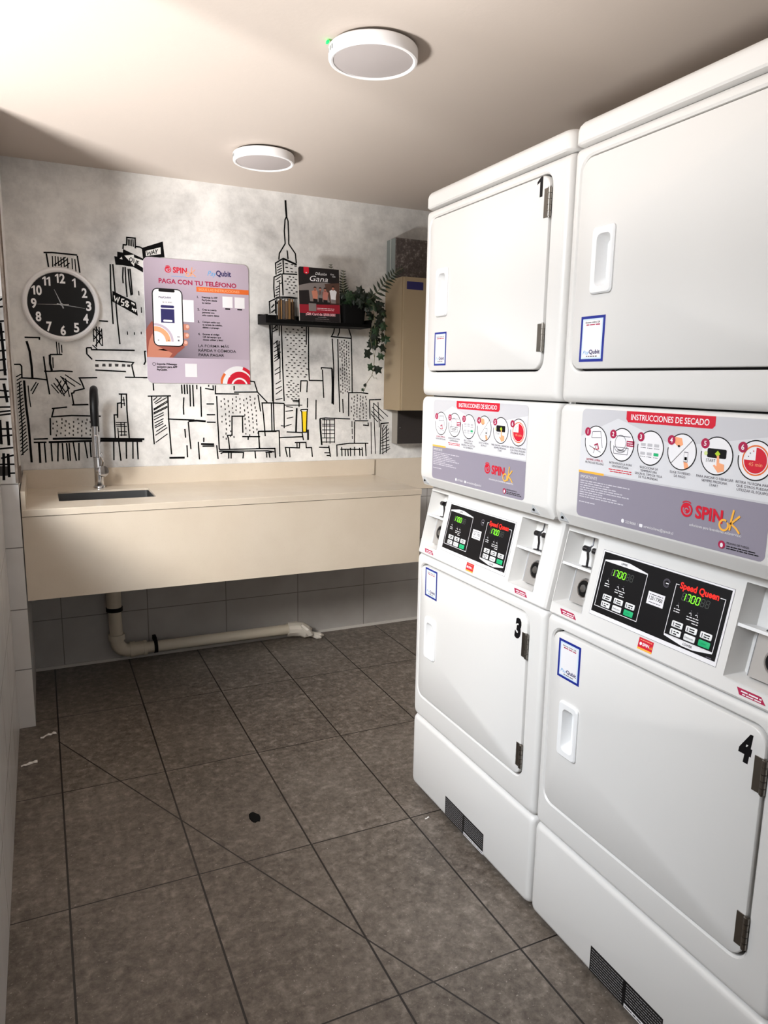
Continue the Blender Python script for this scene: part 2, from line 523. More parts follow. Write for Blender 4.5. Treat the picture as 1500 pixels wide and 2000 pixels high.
def struct(o):
    o['kind'] = 'structure'
    return o
MURAL_BACK = {
  'N': '60,1956 95,1959 199,1957|71,1953 77,1895|199,1954 206,1880|278,1671 317,1670|339,1929 336,1822 339,1659|350,1930 354,1813 358,1687 365,1567|395,1920 391,1873 392,1847|404,1921 404,1848 407,1785|417,1914 419,1859 425,1794|425,1915 428,1860 431,1797|415,2020 417,2054 454,2054 453,2008|398,2001 400,2020 415,2020|453,2017 474,2016 484,2011|-40,1583 21,1584 20,1574|-95,1462 -66,1463 -60,1455 -62,1403 -5,1401 43,1396|33,1501 37,1437 48,1330|31,1435 52,1434 104,1438 152,1435|59,1510 112,1512|257,1410 179,1407 189,1384 197,1358 153,1346 151,1338 142,1336 148,1284|140,1282 212,1284|53,1265 119,1272|62,1265 51,1227 136,1233 264,1229|44,1222 41,1142|-31,1125 29,1126|-32,1110 22,1110|13,1107 14,1015|41,1110 41,1020|71,1107 65,1019|89,1105 89,1028|107,1104 110,1020|118,1105 119,1020|136,1107 145,1019|161,1105 157,1021|187,1108 195,1030|210,1108 211,1034|316,1108 313,1017|339,1107 345,1013|373,1107 371,1022|404,1107 401,1021|424,1106 425,1018|349,1334 384,1334 383,1260 388,1122|361,1333 358,1267|357,1292 342,1290 339,1221|343,1235 324,1235 324,1123|217,1546 237,1547 239,1538 431,1541|217,1546 217,1518 239,1493|252,1489 338,1489 423,1484 414,1472 424,1416|250,1445 387,1440|381,1414 489,1414|487,1539 476,1538 478,1490 470,1474|465,1413 488,1414|510,1387 511,1352|482,1325 592,1327|500,1324 500,1175 504,1090|577,1324 577,1218 585,1039|573,1214 627,1211 703,1208|672,1200 676,1129 681,1062|654,1164 656,1120|662,1082 663,1021|654,1320 650,1270 651,1235|645,1382 646,1338|658,1383 659,1336|671,1383 672,1337|685,1382 685,1275|699,1382 701,1275|719,1382 719,1360|738,1374 738,1224|778,1383 778,1374|800,1381 801,1359 760,1365|765,1288 803,1288|765,1234 807,1234|764,1197 809,1196|812,1381 811,1339 931,1339|907,1380 907,1358|906,1348 1028,1350 1080,1297|990,1405 1013,1402 1028,1350|817,1328 819,1217 824,1056|891,1130 893,1226 959,1226|947,1223 948,1140|894,1129 867,1128 872,1112 878,1057|944,1121 1039,1119|976,1119 975,1103|1031,1336 1044,1250|1028,1146 1129,1145|1031,1144 1035,1053|824,1056 1118,1056 1122,1009|821,1048 1079,1044 1115,1037|830,1035 844,1042 950,1038 946,1007|872,1039 872,1009|885,1038 884,1008|1011,1044 1014,1005|1067,1036 1103,1035|1073,1036 1074,1008|1086,1035 1091,1007|719,1098 722,1009|739,1076 799,1075|747,1119 746,1096|811,1079 817,1008|1110,1699 1110,1569 1113,1297|1160,1701 1165,1480 1172,1304|1296,1708 1295,1598|1307,1704 1308,1484 1312,1414 1390,1413|1262,1353 1265,1411 1302,1411|1301,1410 1298,1351|1380,1472 1380,1482 1443,1480|1386,1472 1390,1392 1394,1322|1441,1636 1451,1487 1450,1286|1455,1701 1450,1669 1437,1646 1504,1643 1551,1641|1483,1696 1482,1670 1473,1649|1534,1698 1551,1650 1557,1490 1560,1354|1473,1635 1479,1441 1487,1245|1504,1317 1508,1240|1657,1347 1611,1352 1539,1351 1540,1223|1736,1315 1665,1313 1669,1208|1173,1292 1110,1294 1052,1294 1059,1228 1067,1121|1172,1290 1171,1162|1102,1294 1104,1151|1113,1294 1116,1151|1030,1147 1143,1148 1146,1011|1031,1146 1036,1054|1017,1057 1119,1055 1121,1005|1145,1112 1274,1115|1184,1142 1271,1137 1278,1096|1373,1211 1403,1214 1549,1208|1262,1259 1302,1261 1299,1250 1295,1139 1274,1139 1269,1248 1262,1257|1217,1309 1257,1306|1254,1318 1254,1274|1302,1321 1301,1269|1350,1312 1349,1206|1576,1194 1576,1073|1576,1198 1659,1197|1627,1174 1660,1171 1657,1188|1229,1084 1292,1084 1294,1055 1324,1055 1329,1004|1241,1083 1242,1059|1256,1082 1255,1055 1176,1059 1187,1008|1199,1056 1202,1005|1367,1056 1424,1053|1424,1064 1434,1001|1398,1025 1432,1024|1411,1010 1430,1009|1473,1002 1471,1066 1545,1074 1661,1072|1643,1070 1648,1000|1492,1042 1626,1038|1500,1055 1502,1004|1521,1043 1522,1003|1537,1042 1540,1003|1552,1049 1554,1002|1577,1054 1578,1004|1607,1048 1610,1003|1623,1050 1627,1000|1786,1185 1737,1181 1735,1008|1191,2228 1183,2211 1179,2156 1183,2096 1152,2046 1149,2015|1191,2228 1199,2206 1202,2142 1202,2096 1237,2052 1242,2005|1193,2064 1198,2022|1171,2023 1131,1997 1134,1941|1171,2023 1174,1949|1162,1948 1123,1928 1121,1876 1125,1827|1167,1948 1247,1951|1165,1948 1170,1841|1148,1832 1097,1806 1100,1747|1148,1832 1247,1833|1129,1814 1130,1748|1107,1777 1123,1794|1107,1752 1127,1768|1136,1798 1145,1812',
  'T': '95,1944 94,1897|107,1945 106,1900|118,1944 119,1903|130,1942 130,1899|142,1943 142,1900|157,1942 157,1896|176,1941 176,1893|188,1939 190,1884|99,1904 150,1944|121,1906 159,1937|145,1903 165,1920|251,1634 250,1574|265,1645 261,1550|277,1643 276,1572|287,1636 288,1556|254,1634 283,1599|248,1608 286,1556|262,1640 290,1594|289,1631 249,1584|288,1599 255,1555|243,1560 267,1537|460,1817 461,1796|469,1743 469,1717|401,1628 402,1612|433,1626 433,1613|464,1630 464,1617|423,2047 423,2018|430,2047 430,2017|437,2048 437,2016|444,2049 445,2015|-74,1380 -76,1283 -75,1191 -80,1052|-30,1344 -4,1386|-24,1331 4,1381|-39,1369 -38,1321 -34,1272|-85,1407 -65,1419|-84,1391 -65,1404|-85,1375 -64,1389|-85,1360 -64,1374|-85,1344 -63,1359|-87,1328 -63,1343|-87,1312 -63,1328|-84,1296 -62,1313|-87,1280 -62,1298|-87,1264 -62,1283|-85,1247 -61,1267|-86,1231 -61,1252|-85,1215 -61,1237|-87,1199 -60,1222|-86,1183 -60,1206|-88,1167 -59,1191|-87,1150 -59,1175|-86,1134 -59,1160|-88,1118 -58,1144|-87,1102 -58,1129|-87,1085 -58,1113|-90,1069 -57,1098|-88,1052 -57,1082|71,1498 70,1449|90,1569 91,1514|100,1565 100,1515|111,1556 111,1520|57,1375 87,1335|68,1382 102,1331|76,1405 116,1340|84,1399 110,1322|102,1410 134,1355|98,1413 159,1367|118,1421 184,1374|119,1404 132,1319|101,1394 80,1359|123,1397 92,1340|134,1362 109,1331|370,1321 373,1277|360,1306 376,1306|360,1289 376,1289|329,1199 381,1199|329,1189 371,1189|331,1181 380,1179|338,1174 339,1123|353,1201 353,1132|369,1201 368,1134|341,1155 379,1154|345,1138 378,1138|507,1305 526,1321|512,1293 547,1320|516,1287 572,1319|507,1262 574,1303|508,1257 574,1296|506,1244 573,1277|506,1238 573,1271|507,1223 554,1246|507,1210 555,1235|509,1195 553,1216|509,1179 549,1203|510,1171 551,1192|516,1153 563,1184|511,1134 569,1172|511,1099 570,1141|1149,1700 1148,1638|1114,1670 1141,1696|1114,1657 1143,1673|1129,1700 1131,1668|1138,1700 1141,1678|1116,1594 1138,1613|1121,1576 1152,1595|1118,1556 1151,1575|1120,1534 1156,1557|1120,1522 1151,1544|1120,1507 1151,1528|1133,1613 1139,1557 1141,1521|1140,1615 1146,1525|1148,1613 1151,1516|1151,1516 1150,1416|1122,1461 1153,1482|1122,1441 1155,1457|1126,1391 1157,1410|1126,1366 1159,1380|1126,1339 1162,1364|1125,1311 1163,1318|1688,1296 1780,1220|1682,1274 1755,1207|1677,1252 1739,1195|1675,1235 1717,1190|1690,1296 1706,1011|1717,1301 1728,1160|1676,1190 1681,1011|1220,1302 1252,1300|1173,1283 1272,1283|1183,1276 1220,1271|1178,1250 1220,1255|1185,1213 1222,1220|1153,1175 1177,1172 1212,1182|1398,1212 1401,1106|1411,1207 1411,1079|1429,1207 1431,1074|1457,1209 1458,1078|1385,1205 1457,1204|1385,1181 1457,1180|1385,1171 1458,1170|1385,1150 1458,1149|1385,1130 1458,1129|1385,1106 1458,1105|1385,1084 1458,1083|1560,1196 1561,1162|1562,1155 1563,1123|1563,1115 1564,1098|1745,1149 1758,1174|1745,1132 1778,1173|1747,1114 1787,1152|1742,1098 1789,1130|1741,1084 1788,1106|1739,1070 1792,1088|1741,1054 1792,1062|1743,1035 1796,1049|1745,1012 1798,1040|1748,1152 1753,1007|1771,1168 1774,1015|1141,1988 1162,2001|1139,1975 1164,1989|1139,1962 1166,1976|1142,1951 1165,1964|1183,2000 1198,1999|1212,1997 1226,1996|1231,1992 1244,1990|1183,1981 1197,1981|1208,1979 1222,1977|1188,1962 1203,1961|1212,1962 1226,1961|1233,1961 1246,1961|1130,1914 1158,1934|1137,1905 1156,1915|1151,1908 1152,1835|1133,1877 1151,1888|1129,1864 1149,1875|1133,1851 1149,1860|1129,1837 1147,1845|1154,1898 1169,1906',
  'F': '343,1810 445,1763 452,1702 340,1762|358,1966 371,1965 372,1987 397,1985 398,2001 490,1964 487,1901 441,1924 395,1928 362,1928|482,2013 579,2051 585,1980 486,1964',
  'P': '403,1972 445,1980 446,1967 490,1956 488,1922 447,1943 444,1928|381,1956 391,1966 394,1954|499,2001 568,2024 568,1993 500,1978',
  'W': '350,1789 353,1766 362,1779 364,1759 373,1783|394,1774 383,1775 380,1762 391,1759 389,1747 379,1747|403,1769 398,1762 404,1755 412,1748 406,1741 399,1745 404,1755 411,1762 404,1769|427,1764 429,1754|434,1760 438,1750|428,1728 429,1737 434,1725 435,1735|439,1733 442,1726 447,1732|442,1726 442,1719',
  'K': '504,2000 507,1983 515,1997 520,1985 526,2004|527,1988 535,2009 539,1992|529,1996 539,1999|542,2012 547,2002 554,2014|547,2002 546,1991|432,1966 425,1960 425,1950 430,1945 437,1951 438,1960 432,1966|442,1942 444,1962 453,1938 456,1957|468,1951 460,1952 457,1934 468,1932|459,1944 466,1943',
  'H': '-33,1567 -23,1522 -19,1454 -19,1404|-54,1392 -53,1283 -48,1190 -46,1018|59,1509 58,1470 64,1438|49,1125 130,1126 458,1116|31,1110 174,1112 265,1112 448,1107|-10,1109 -10,1014|673,1203 714,1205 759,1201|574,1021 649,1020|732,1087 798,1084|1098,1698 1104,1569 1111,1301|1304,1153 1304,1096|1373,1212 1375,1154 1383,1068|1441,1478 1444,1393 1443,1291|1241,1267 1236,1140|1186,2305 1187,2275 1191,2228|1171,2023 1244,1998',
  'D': '70,1209 71,1200|94,1221 93,1210|110,1212 111,1201|143,1207 143,1198|163,1220 162,1211|181,1209 181,1199|202,1218 202,1207|215,1207 216,1196|55,1199 55,1191|72,1190 72,1183|93,1203 93,1193|105,1191 106,1181|123,1198 123,1190|142,1187 142,1176|165,1199 165,1192|177,1189 177,1181|197,1202 196,1191|219,1184 218,1175|53,1178 53,1169|70,1165 70,1156|89,1180 90,1171|106,1166 105,1159|125,1181 125,1172|139,1166 139,1157|160,1176 159,1166|176,1166 175,1155|197,1176 197,1167|214,1167 214,1157|66,1146 65,1136|85,1154 85,1146|104,1144 103,1136|121,1154 122,1145|138,1147 139,1137|159,1157 159,1149|176,1143 174,1133|194,1153 195,1144|213,1146 213,1138|855,1317 856,1308|898,1317 897,1305|916,1328 917,1319|936,1319 935,1309|970,1320 971,1311|988,1331 990,1320|1015,1321 1014,1310|839,1306 839,1297|857,1294 858,1282|875,1308 875,1296|897,1295 898,1286|916,1310 917,1299|937,1293 937,1285|956,1312 956,1303|974,1299 975,1289|990,1313 990,1305|1012,1298 1011,1286|839,1279 838,1270|859,1266 859,1257|876,1284 876,1273|896,1272 896,1263|916,1281 917,1271|937,1273 937,1263|956,1287 956,1276|975,1275 974,1264|994,1289 995,1277|1016,1276 1015,1264|860,1242 861,1230|880,1254 879,1244|898,1248 899,1240|914,1261 915,1253|936,1252 935,1241|958,1262 960,1250|978,1249 978,1241|996,1263 997,1254|1020,1258 1020,1248|842,1229 842,1221|861,1215 860,1205|879,1232 878,1222|960,1237 960,1227|980,1225 980,1216|1000,1239 1000,1229|1021,1234 1020,1225|841,1203 841,1194|863,1194 863,1183|882,1205 882,1196|961,1218 961,1206|981,1206 982,1194|1000,1219 1001,1208|1021,1209 1021,1196|862,1166 864,1154|880,1183 879,1174|961,1188 960,1180|984,1183 984,1173|1003,1199 1003,1189|1022,1189 1024,1178|861,1143 860,1132|884,1153 885,1145|964,1169 965,1158|985,1157 985,1148|1003,1171 1003,1160|1023,1162 1023,1152|845,1124 846,1116|861,1117 861,1106|884,1130 883,1120|901,1125 902,1114|964,1139 964,1131|984,1132 984,1122|1005,1149 1005,1138|1029,1143 1028,1134|1266,1686 1278,1685|1184,1675 1194,1674|1219,1675 1229,1674|1244,1673 1256,1671|1279,1673 1290,1672|1177,1660 1187,1659|1202,1659 1214,1660|1237,1659 1247,1658|1265,1659 1276,1661|1188,1646 1199,1645|1224,1644 1233,1643|1252,1647 1262,1647|1277,1644 1290,1645|1178,1632 1186,1631|1205,1631 1216,1629|1233,1631 1246,1629|1266,1629 1277,1630|1186,1619 1195,1620|1220,1617 1231,1616|1253,1618 1264,1617|1282,1618 1294,1617|1206,1602 1216,1604|1235,1602 1244,1602|1266,1604 1276,1604|1188,1591 1197,1592|1223,1591 1231,1591|1254,1588 1262,1588|1283,1590 1296,1590|1204,1574 1214,1575|1234,1574 1244,1573|1270,1572 1280,1572|1189,1560 1200,1560|1218,1560 1231,1560|1251,1562 1260,1563|1282,1562 1293,1561|1207,1547 1219,1544|1235,1548 1246,1546|1267,1546 1279,1547|1191,1535 1203,1533|1221,1532 1233,1530|1257,1530 1267,1530|1286,1530 1296,1530|1210,1518 1221,1517|1239,1517 1247,1517|1276,1516 1285,1516|1196,1505 1209,1503|1225,1502 1236,1502|1256,1506 1267,1504|1287,1502 1296,1503|1181,1491 1190,1492|1213,1489 1221,1490|1246,1490 1258,1490|1276,1488 1289,1488|1193,1478 1202,1477|1222,1477 1235,1478|1263,1476 1273,1476|1294,1474 1306,1472|1183,1463 1194,1462|1208,1461 1219,1459|1241,1461 1251,1460|1272,1460 1283,1461|1197,1447 1207,1446|1229,1449 1240,1447|1260,1446 1269,1446|1289,1444 1301,1442|1184,1433 1197,1432|1211,1432 1224,1429|1245,1432 1255,1429|1280,1431 1293,1432|1205,1410 1217,1411|1193,1403 1205,1401|1219,1397 1229,1397|1243,1392 1255,1391|1184,1389 1196,1388|1204,1388 1215,1387|1233,1382 1245,1383|1193,1375 1205,1375|1219,1372 1227,1373|1247,1369 1256,1370|1205,1363 1218,1360|1230,1363 1239,1362|1192,1353 1203,1354|1217,1352 1229,1352|1244,1352 1254,1351|1181,1337 1193,1337|1203,1339 1215,1338|1235,1340 1245,1340|1188,1327 1201,1325|1217,1329 1230,1327|1245,1331 1256,1331|1210,1316 1220,1316|1231,1319 1242,1317|1496,1627 1497,1615|1511,1633 1512,1625|1523,1626 1524,1617|1484,1617 1485,1607|1498,1608 1500,1599|1509,1619 1509,1607|1523,1609 1522,1597|1536,1620 1536,1611|1486,1601 1486,1592|1495,1592 1497,1581|1511,1599 1511,1591|1525,1596 1526,1586|1536,1602 1536,1593|1487,1586 1486,1573|1501,1575 1500,1564|1510,1583 1509,1574|1525,1575 1526,1566|1537,1587 1537,1578|1488,1566 1487,1558|1498,1560 1497,1548|1509,1567 1511,1554|1524,1563 1524,1550|1538,1570 1538,1562|1487,1548 1487,1537|1499,1542 1500,1532|1510,1552 1512,1540|1524,1543 1524,1531|1536,1555 1538,1546|1498,1528 1499,1516|1514,1534 1515,1524|1524,1527 1524,1517|1539,1539 1539,1528|1500,1506 1502,1494|1514,1520 1514,1508|1525,1512 1525,1500|1539,1524 1539,1511|1502,1489 1503,1478|1513,1503 1515,1493|1527,1498 1528,1486|1541,1505 1541,1496|1489,1482 1491,1470|1501,1475 1501,1464|1513,1484 1514,1472|1525,1479 1526,1469|1538,1490 1538,1480|1503,1458 1504,1446|1515,1466 1516,1455|1526,1459 1526,1449|1541,1473 1542,1464|1490,1447 1490,1439|1501,1437 1501,1428|1514,1451 1515,1440|1528,1444 1529,1436|1540,1458 1542,1447|1492,1430 1492,1422|1503,1422 1503,1410|1515,1434 1515,1422|1528,1430 1527,1419|1543,1439 1542,1429|1504,1405 1506,1396|1517,1416 1516,1407|1530,1414 1531,1403|1540,1422 1541,1410|1492,1395 1492,1387|1504,1391 1503,1379|1517,1397 1518,1389|1529,1395 1528,1386|1541,1407 1542,1395|1504,1373 1504,1363|1518,1383 1517,1375|1529,1377 1530,1367|1541,1388 1541,1377|1493,1361 1494,1350|1505,1354 1506,1345|1519,1367 1519,1356|1531,1360 1532,1351|1544,1375 1544,1362|1573,1335 1572,1324|1590,1343 1591,1332|1610,1336 1610,1326|1641,1335 1641,1324|1557,1325 1559,1314|1575,1317 1574,1307|1591,1326 1592,1316|1608,1321 1609,1309|1625,1330 1625,1319|1645,1320 1645,1310|1571,1303 1571,1293|1591,1311 1591,1302|1611,1299 1611,1289|1623,1311 1625,1301|1642,1299 1642,1288|1572,1283 1571,1273|1589,1291 1590,1279|1610,1286 1612,1275|1625,1294 1625,1281|1646,1286 1646,1274|1555,1277 1556,1264|1572,1265 1574,1255|1590,1275 1590,1264|1607,1268 1606,1257|1627,1276 1629,1263|1646,1266 1647,1257|1556,1255 1556,1245|1575,1247 1576,1237|1589,1258 1589,1246|1607,1251 1608,1240|1625,1259 1626,1250|1645,1250 1646,1237|1570,1233 1570,1221|1588,1239 1589,1230|1607,1229 1608,1219|1628,1239 1627,1229|1646,1229 1646,1219|1571,1213 1572,1202|1590,1224 1590,1215|1608,1213 1609,1203|1628,1222 1629,1210|1646,1213 1647,1205|1201,1936 1212,1936|1221,1934 1230,1935|1190,1925 1201,1925|1209,1921 1219,1922|1234,1926 1246,1924|1178,1912 1189,1913|1199,1910 1209,1911|1223,1910 1236,1912|1192,1899 1200,1898|1212,1895 1222,1895|1232,1895 1243,1893|1201,1882 1211,1881|1224,1882 1235,1881|1184,1872 1196,1873|1212,1870 1222,1869|1238,1863 1248,1864|1198,1856 1209,1857|1223,1855 1232,1855',
  'G': '250,1471 266,1472 266,1459 251,1459|283,1475 296,1475 297,1462 281,1462|311,1476 324,1476 323,1462 310,1461|338,1476 355,1475 353,1463 339,1463|370,1476 385,1475 385,1463 369,1463|394,1474 409,1473 407,1462 393,1463',
  'Y': '1269,1250 1299,1250 1295,1141 1274,1139',
}
MURAL_PILLAR = {
  'N': '-116,1681 -106,1685 -92,1695|-118,1659 -96,1663|-121,1608 -98,1611|-124,1569 -99,1572|-126,1540 -97,1543|-129,1501 -98,1505|-131,1467 -100,1473|-134,1430 -101,1434|-136,1398 -103,1399|-138,1358 -99,1355|-140,1332 -97,1334|-143,1295 -97,1296|-144,1277 -96,1282|-145,1264 -96,1271|-148,1214 -97,1214|-150,1187 -98,1190|-154,1138 -96,1143|-142,1103 -98,1114|-158,1080 -97,1079|-117,1045 -97,1045',
  'H': '-111,1605 -108,1512 -107,1413|-114,1383 -107,1313|-136,1248 -137,1156|-112,1242 -112,1151|-132,1122 -138,1019|-117,1120 -119,1030',
  'G': '-158,1074 -113,1071 -121,1036 -161,1035',
}

# ---------------------------------------------------------------- the room
YB, H, XL, XP, YP = 3.7237, 2.341, -0.15, -0.09, 3.10
XR, YF = 2.30, -1.40
ZT = 1.007
b = MB(); b.box(XL - 0.2, XR + 0.15, YF - 0.15, YB + 0.15, -0.08, 0.0, FLOOR)
struct(b.build('floor', smooth=0))
b = MB(); b.box(XL - 0.2, XR + 0.15, YF - 0.15, YB + 0.15, H, H + 0.1, CEIL)
struct(b.build('ceiling', smooth=0))
b = MB()
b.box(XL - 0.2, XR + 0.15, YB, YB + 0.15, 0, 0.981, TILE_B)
b.box(XL - 0.2, XR + 0.15, YB, YB + 0.15, 0.981, H, PLASTER)
WB = struct(b.build('wall_back', smooth=0))
b = MB(); b.box(XR, XR + 0.15, YF - 0.15, YB, 0, H, PAINT)
struct(b.build('wall_right', smooth=0))
# left wall: tiled parapet, window opening, header, and the wall block beside the counter
WY0, WY1, WZ0, WZ1 = 0.60, 3.00, ZT + 0.03, 2.27
b = MB()
b.box(XL - 0.2, XL, YF - 0.15, YP, 0, ZT, TILE_Y)
b.box(XL - 0.2, XL, YF - 0.15, WY0, ZT, H, PAINT)
b.box(XL - 0.2, XL, WY1, YP, ZT, H, PAINT)
b.box(XL - 0.2, XL, WY0, WY1, WZ1, H, PAINT)
b.box(XL - 0.2, XL, WY0, WY1, ZT, WZ0, PAINT)
b.box(XL - 0.2, XP, YP, YB, 0, ZT, TILE_X)
b.box(XL - 0.2, XP, YP, YB, ZT, 1.70, PLASTER)
b.box(XL - 0.2, XP, YP, YB, 1.70, H, LAMPW)
WL = struct(b.build('wall_left', smooth=0))
b = MB()
for y in (WY0, (WY0 + WY1) / 2 - 0.02, WY1 - 0.04):
    b.box(XL - 0.12, XL - 0.07, y, y + 0.04, WZ0, WZ1, LAMPW)
for z in (WZ0, WZ1 - 0.04):
    b.box(XL - 0.12, XL - 0.07, WY0, WY1, z, z + 0.04, LAMPW)
struct(b.build('window_1', smooth=0))
# wall behind the camera with the open entrance
DX0, DX1, DZ = -0.05, 1.0, 2.1
b = MB()
b.box(XL - 0.2, DX0, YF - 0.15, YF, 0, H, PAINT)
b.box(DX1, XR + 0.15, YF - 0.15, YF, 0, H, PAINT)
b.box(DX0, DX1, YF - 0.15, YF, DZ, H, PAINT)
struct(b.build('wall_front', smooth=0))
b = MB()
b.box(DX0, DX0 + 0.05, YF - 0.1, YF - 0.04, 0, DZ, LAMPW)
b.box(DX1 - 0.05, DX1, YF - 0.1, YF - 0.04, 0, DZ, LAMPW)
b.box(DX0, DX1, YF - 0.1, YF - 0.04, DZ - 0.05, DZ, LAMPW)
struct(b.build('door_1', smooth=0))
# thin pale bead along the foot of the back wall; raw mortar edge strip on the wall block
b = MB(); b.box(XP, XR, YB - 0.008, YB, 0, 0.014, mat('pale_bead', (196, 192, 186), 0.5))
struct(b.build('baseboard_back', smooth=0))
b = MB()
b.box(XP - 0.008, XP + 0.0015, YP - 0.0015, YP + 0.01, ZT, 2.34, RAW)
b.box(XP, XP + 0.006, YP + 0.012, YP + 0.03, ZT, 2.34, RAW)
b.box(XP, XP + 0.012, YP + 0.03, YP + 0.06, ZT - 0.005, ZT + 0.06, RAW)
struct(b.build('trim_1', smooth=0))


def paint_mural(name, data, y, parent):
    p = Pr(y - 0.0004, 0.00015)
    W = {'T': .0046, 'N': .0064, 'H': .0096, 'D': .0056, 'W': .0052, 'K': .0036}
    C = {'F': INK, 'P': INKW, 'G': INKG, 'Y': INKY}

    def parse(s):
        return [[tuple(int(a) / 1000 for a in q.split(',')) for q in l.split()] for l in s.split('|')]
    for k in 'GYFPTDNHWK':
        if k not in data: continue
        for pts in parse(data[k]):
            if k in C: p.poly(pts, C[k])
            else: p.stroke(pts, W[k], INKW if k == 'W' else (INKG if k == 'D' else INK))
        p.up()
    o = p.build(name, parent, smooth=0)
    o['label'] = 'black hand-drawn line drawing of city buildings on the grey wall'
    return o


paint_mural('skyline_drawing', MURAL_BACK, YB, WB)
paint_mural('skyline_drawing', MURAL_PILLAR, YP, WL)

# ---------------------------------------------------------------- counter with sink
cnt = thing('sink_counter', 'long cream stone counter with a sunk basin along the back wall', 'counter', (0.8, 3.4, 0.53))
off = Vector((-0.8, -3.4, -0.53))
X = Matrix.Translation(off)
CX0, CX1, CY0, CY1, CZ = XP + 0.004, 1.678, 3.108, YB - 0.003, 0.898
SX0, SX1, SY0, SY1 = 0.052, 0.445, 3.285, 3.56


def hl(x0, x1, y0, y1, r, z, n=4):
    return [(x, y, z) for x, y in rrect(x0, x1, y0, y1, r, n)]


b = MB()
b.loft([hl(SX0, SX1, SY0, SY1, .012, CZ - .009), hl(SX0 - .03, SX1 + .03, SY0 - .03, SY1 + .03, .02, CZ - .009), hl(SX0 - .03, SX1 + .03, SY0 - .03, SY1 + .03, .02, CZ - .027), hl(CX0, CX1, CY0, CY1, .001, CZ - .027), hl(CX0, CX1, CY0, CY1, .001, CZ - .0015),
        hl(CX0 + .0015, CX1 - .0015, CY0 + .0015, CY1, .001, CZ), hl(SX0, SX1, SY0, SY1, .012, CZ),
        hl(SX0, SX1, SY0, SY1, .012, CZ - .009)], QUARTZ, False, False, X)
b.build('countertop', cnt)
b = MB(); b.box(CX0, 1.692, CY1 - .018, CY1, CZ, .983, QUARTZ, X); b.build('backsplash', cnt, 0)
b = MB(); b.box(1.692, 2.10, CY1 - .006, CY1, .80, .983, QUARTZ, X); b.build('wall_panel', cnt, 0)
b = MB(); b.box(CX0, CX0 + .016, CY0 + .004, CY1 - .018, CZ, CZ + .072, QUARTZ, X); b.build('side_splash', cnt, 0)
b = MB(); b.box(CX0, CX1 - .003, CY0 + .004, CY0 + .024, .53, CZ - .0295, QUARTZ, X); b.build('front_apron', cnt, 0)
b = MB()
i = .004
b.loft([hl(SX0 - .02, SX1 + .02, SY0 - .02, SY1 + .02, .02, CZ - .0095), hl(SX0 - i, SX1 + i, SY0 - i, SY1 + i, .02, CZ - .0095),
        hl(SX0 - i, SX1 + i, SY0 - i, SY1 + i, .02, CZ - .17), hl(SX0 + .03, SX1 - .03, SY0 + .03, SY1 - .03, .03, CZ - .185)],
       STEEL, False, True, X)
sb = b.build('basin', cnt, label='brushed steel basin')
b = MB()
b.lathe([(.045, 0), (.045, .003), (.036, .004), (.03, .001), (.012, .001)], CHROME, 28)
b.build('drain_strainer', sb, loc=Vector((.25, 3.42, CZ - .186)) + off)

# faucet: chrome body, black flexible arch, chrome spray head, lever with a round end
fx, fy = .236, 3.63
fa = thing('kitchen_faucet', 'tall chrome faucet with black flexible arch behind the sunk basin', 'faucet', (fx, fy, CZ))
b = MB(); b.lathe([(.027, 0), (.027, .006), (.024, .012), (.021, .014)], CHROME, 28); b.build('base_flange', fa)
b = MB(); b.lathe([(.021, .012), (.021, .16), (.019, .166), (.014, .17), (.014, .26), (.0125, .265)], CHROME, 28); b.build('body', fa)
b = MB()
pts = [(0, 0, .255)]
for k in range(13):
    a = PI * k / 12
    pts.append((-.018 * (1 - math.cos(a)) / 2, -.085 + .085 * math.cos(a), .345 + .115 * math.sin(a) * 1.0))
pts.append((-.018, -.17, .30))
b.tube(pts, [.0125] * 3 + [.0155] * 3 + [.017] * (len(pts) - 8) + [.0165, .016], BLACK, 16)
b.build('spout_hose', fa, label='black flexible spout')
b = MB()
b.lathe([(.0125, .30), (.0125, .262), (.0155, .258), (.0165, .20), (.0175, .165), (.015, .162)], CHROME, 24, Matrix.Translation((-.018, -.17, 0)))
b.build('spray_head', fa)
b = MB(); b.tube([(0, 0, .235), (-.009, -.08, .236), (-.018, -.155, .238)], .005, CHROME, 10); b.build('holder_arm', fa)
b = MB()
b.tube([(0, -.012, .085), (.014, -.04, .083)], .016, CHROME, 20)
b.tube([(.012, -.036, .09), (.018, -.046, .13), (.006, -.05, .165)], [.006, .005, .0045], CHROME, 10)
Xl = Matrix.Translation((.0155, -.043, .083)) @ Vector((.35, -1, .1)).to_track_quat('Z', 'Y').to_matrix().to_4x4()
b.lathe([(.024, -.006), (.026, 0), (.025, .007), (.014, .0088)], CHROME, 28, Xl)
b.build('lever', fa)

# drain pipe under the counter
dp = thing('drain_pipe', 'pale plastic drain pipe along the tiled wall under the counter', 'pipe', (.28, 3.66, 0))
px = .0
r = .031
b = MB(); b.tube([(-.008, 0, .70), (-.005, 0, .29)], r + .004, PVC, 20); b.build('tail_pipe', dp)
b = MB(); b.tube([(-.005, 0, .30), (0, 0, .14)], r, PVC, 20); b.build('vertical_pipe', dp)
b = MB(); b.tube([(-.004, 0, .280), (-.004, 0, .300)], r + .008, BLACKM, 20); b.build('coupling_ring', dp, label='black rubber coupling ring')
b = MB()
b.tube([(0, 0, .160), (0, 0, .132)], r + .008, PVC, 20)
b.tube([(0, 0, .14)] + [(.055 - .055 * math.cos(a), 0, .125 - .055 * math.sin(a)) for a in [PI / 2 * k / 8 for k in range(1, 9)]] + [(.075, 0, .07)], r + .002, PVC, 20)
b.tube([(.06, 0, .07), (.085, 0, .07)], r + .008, PVC, 20)
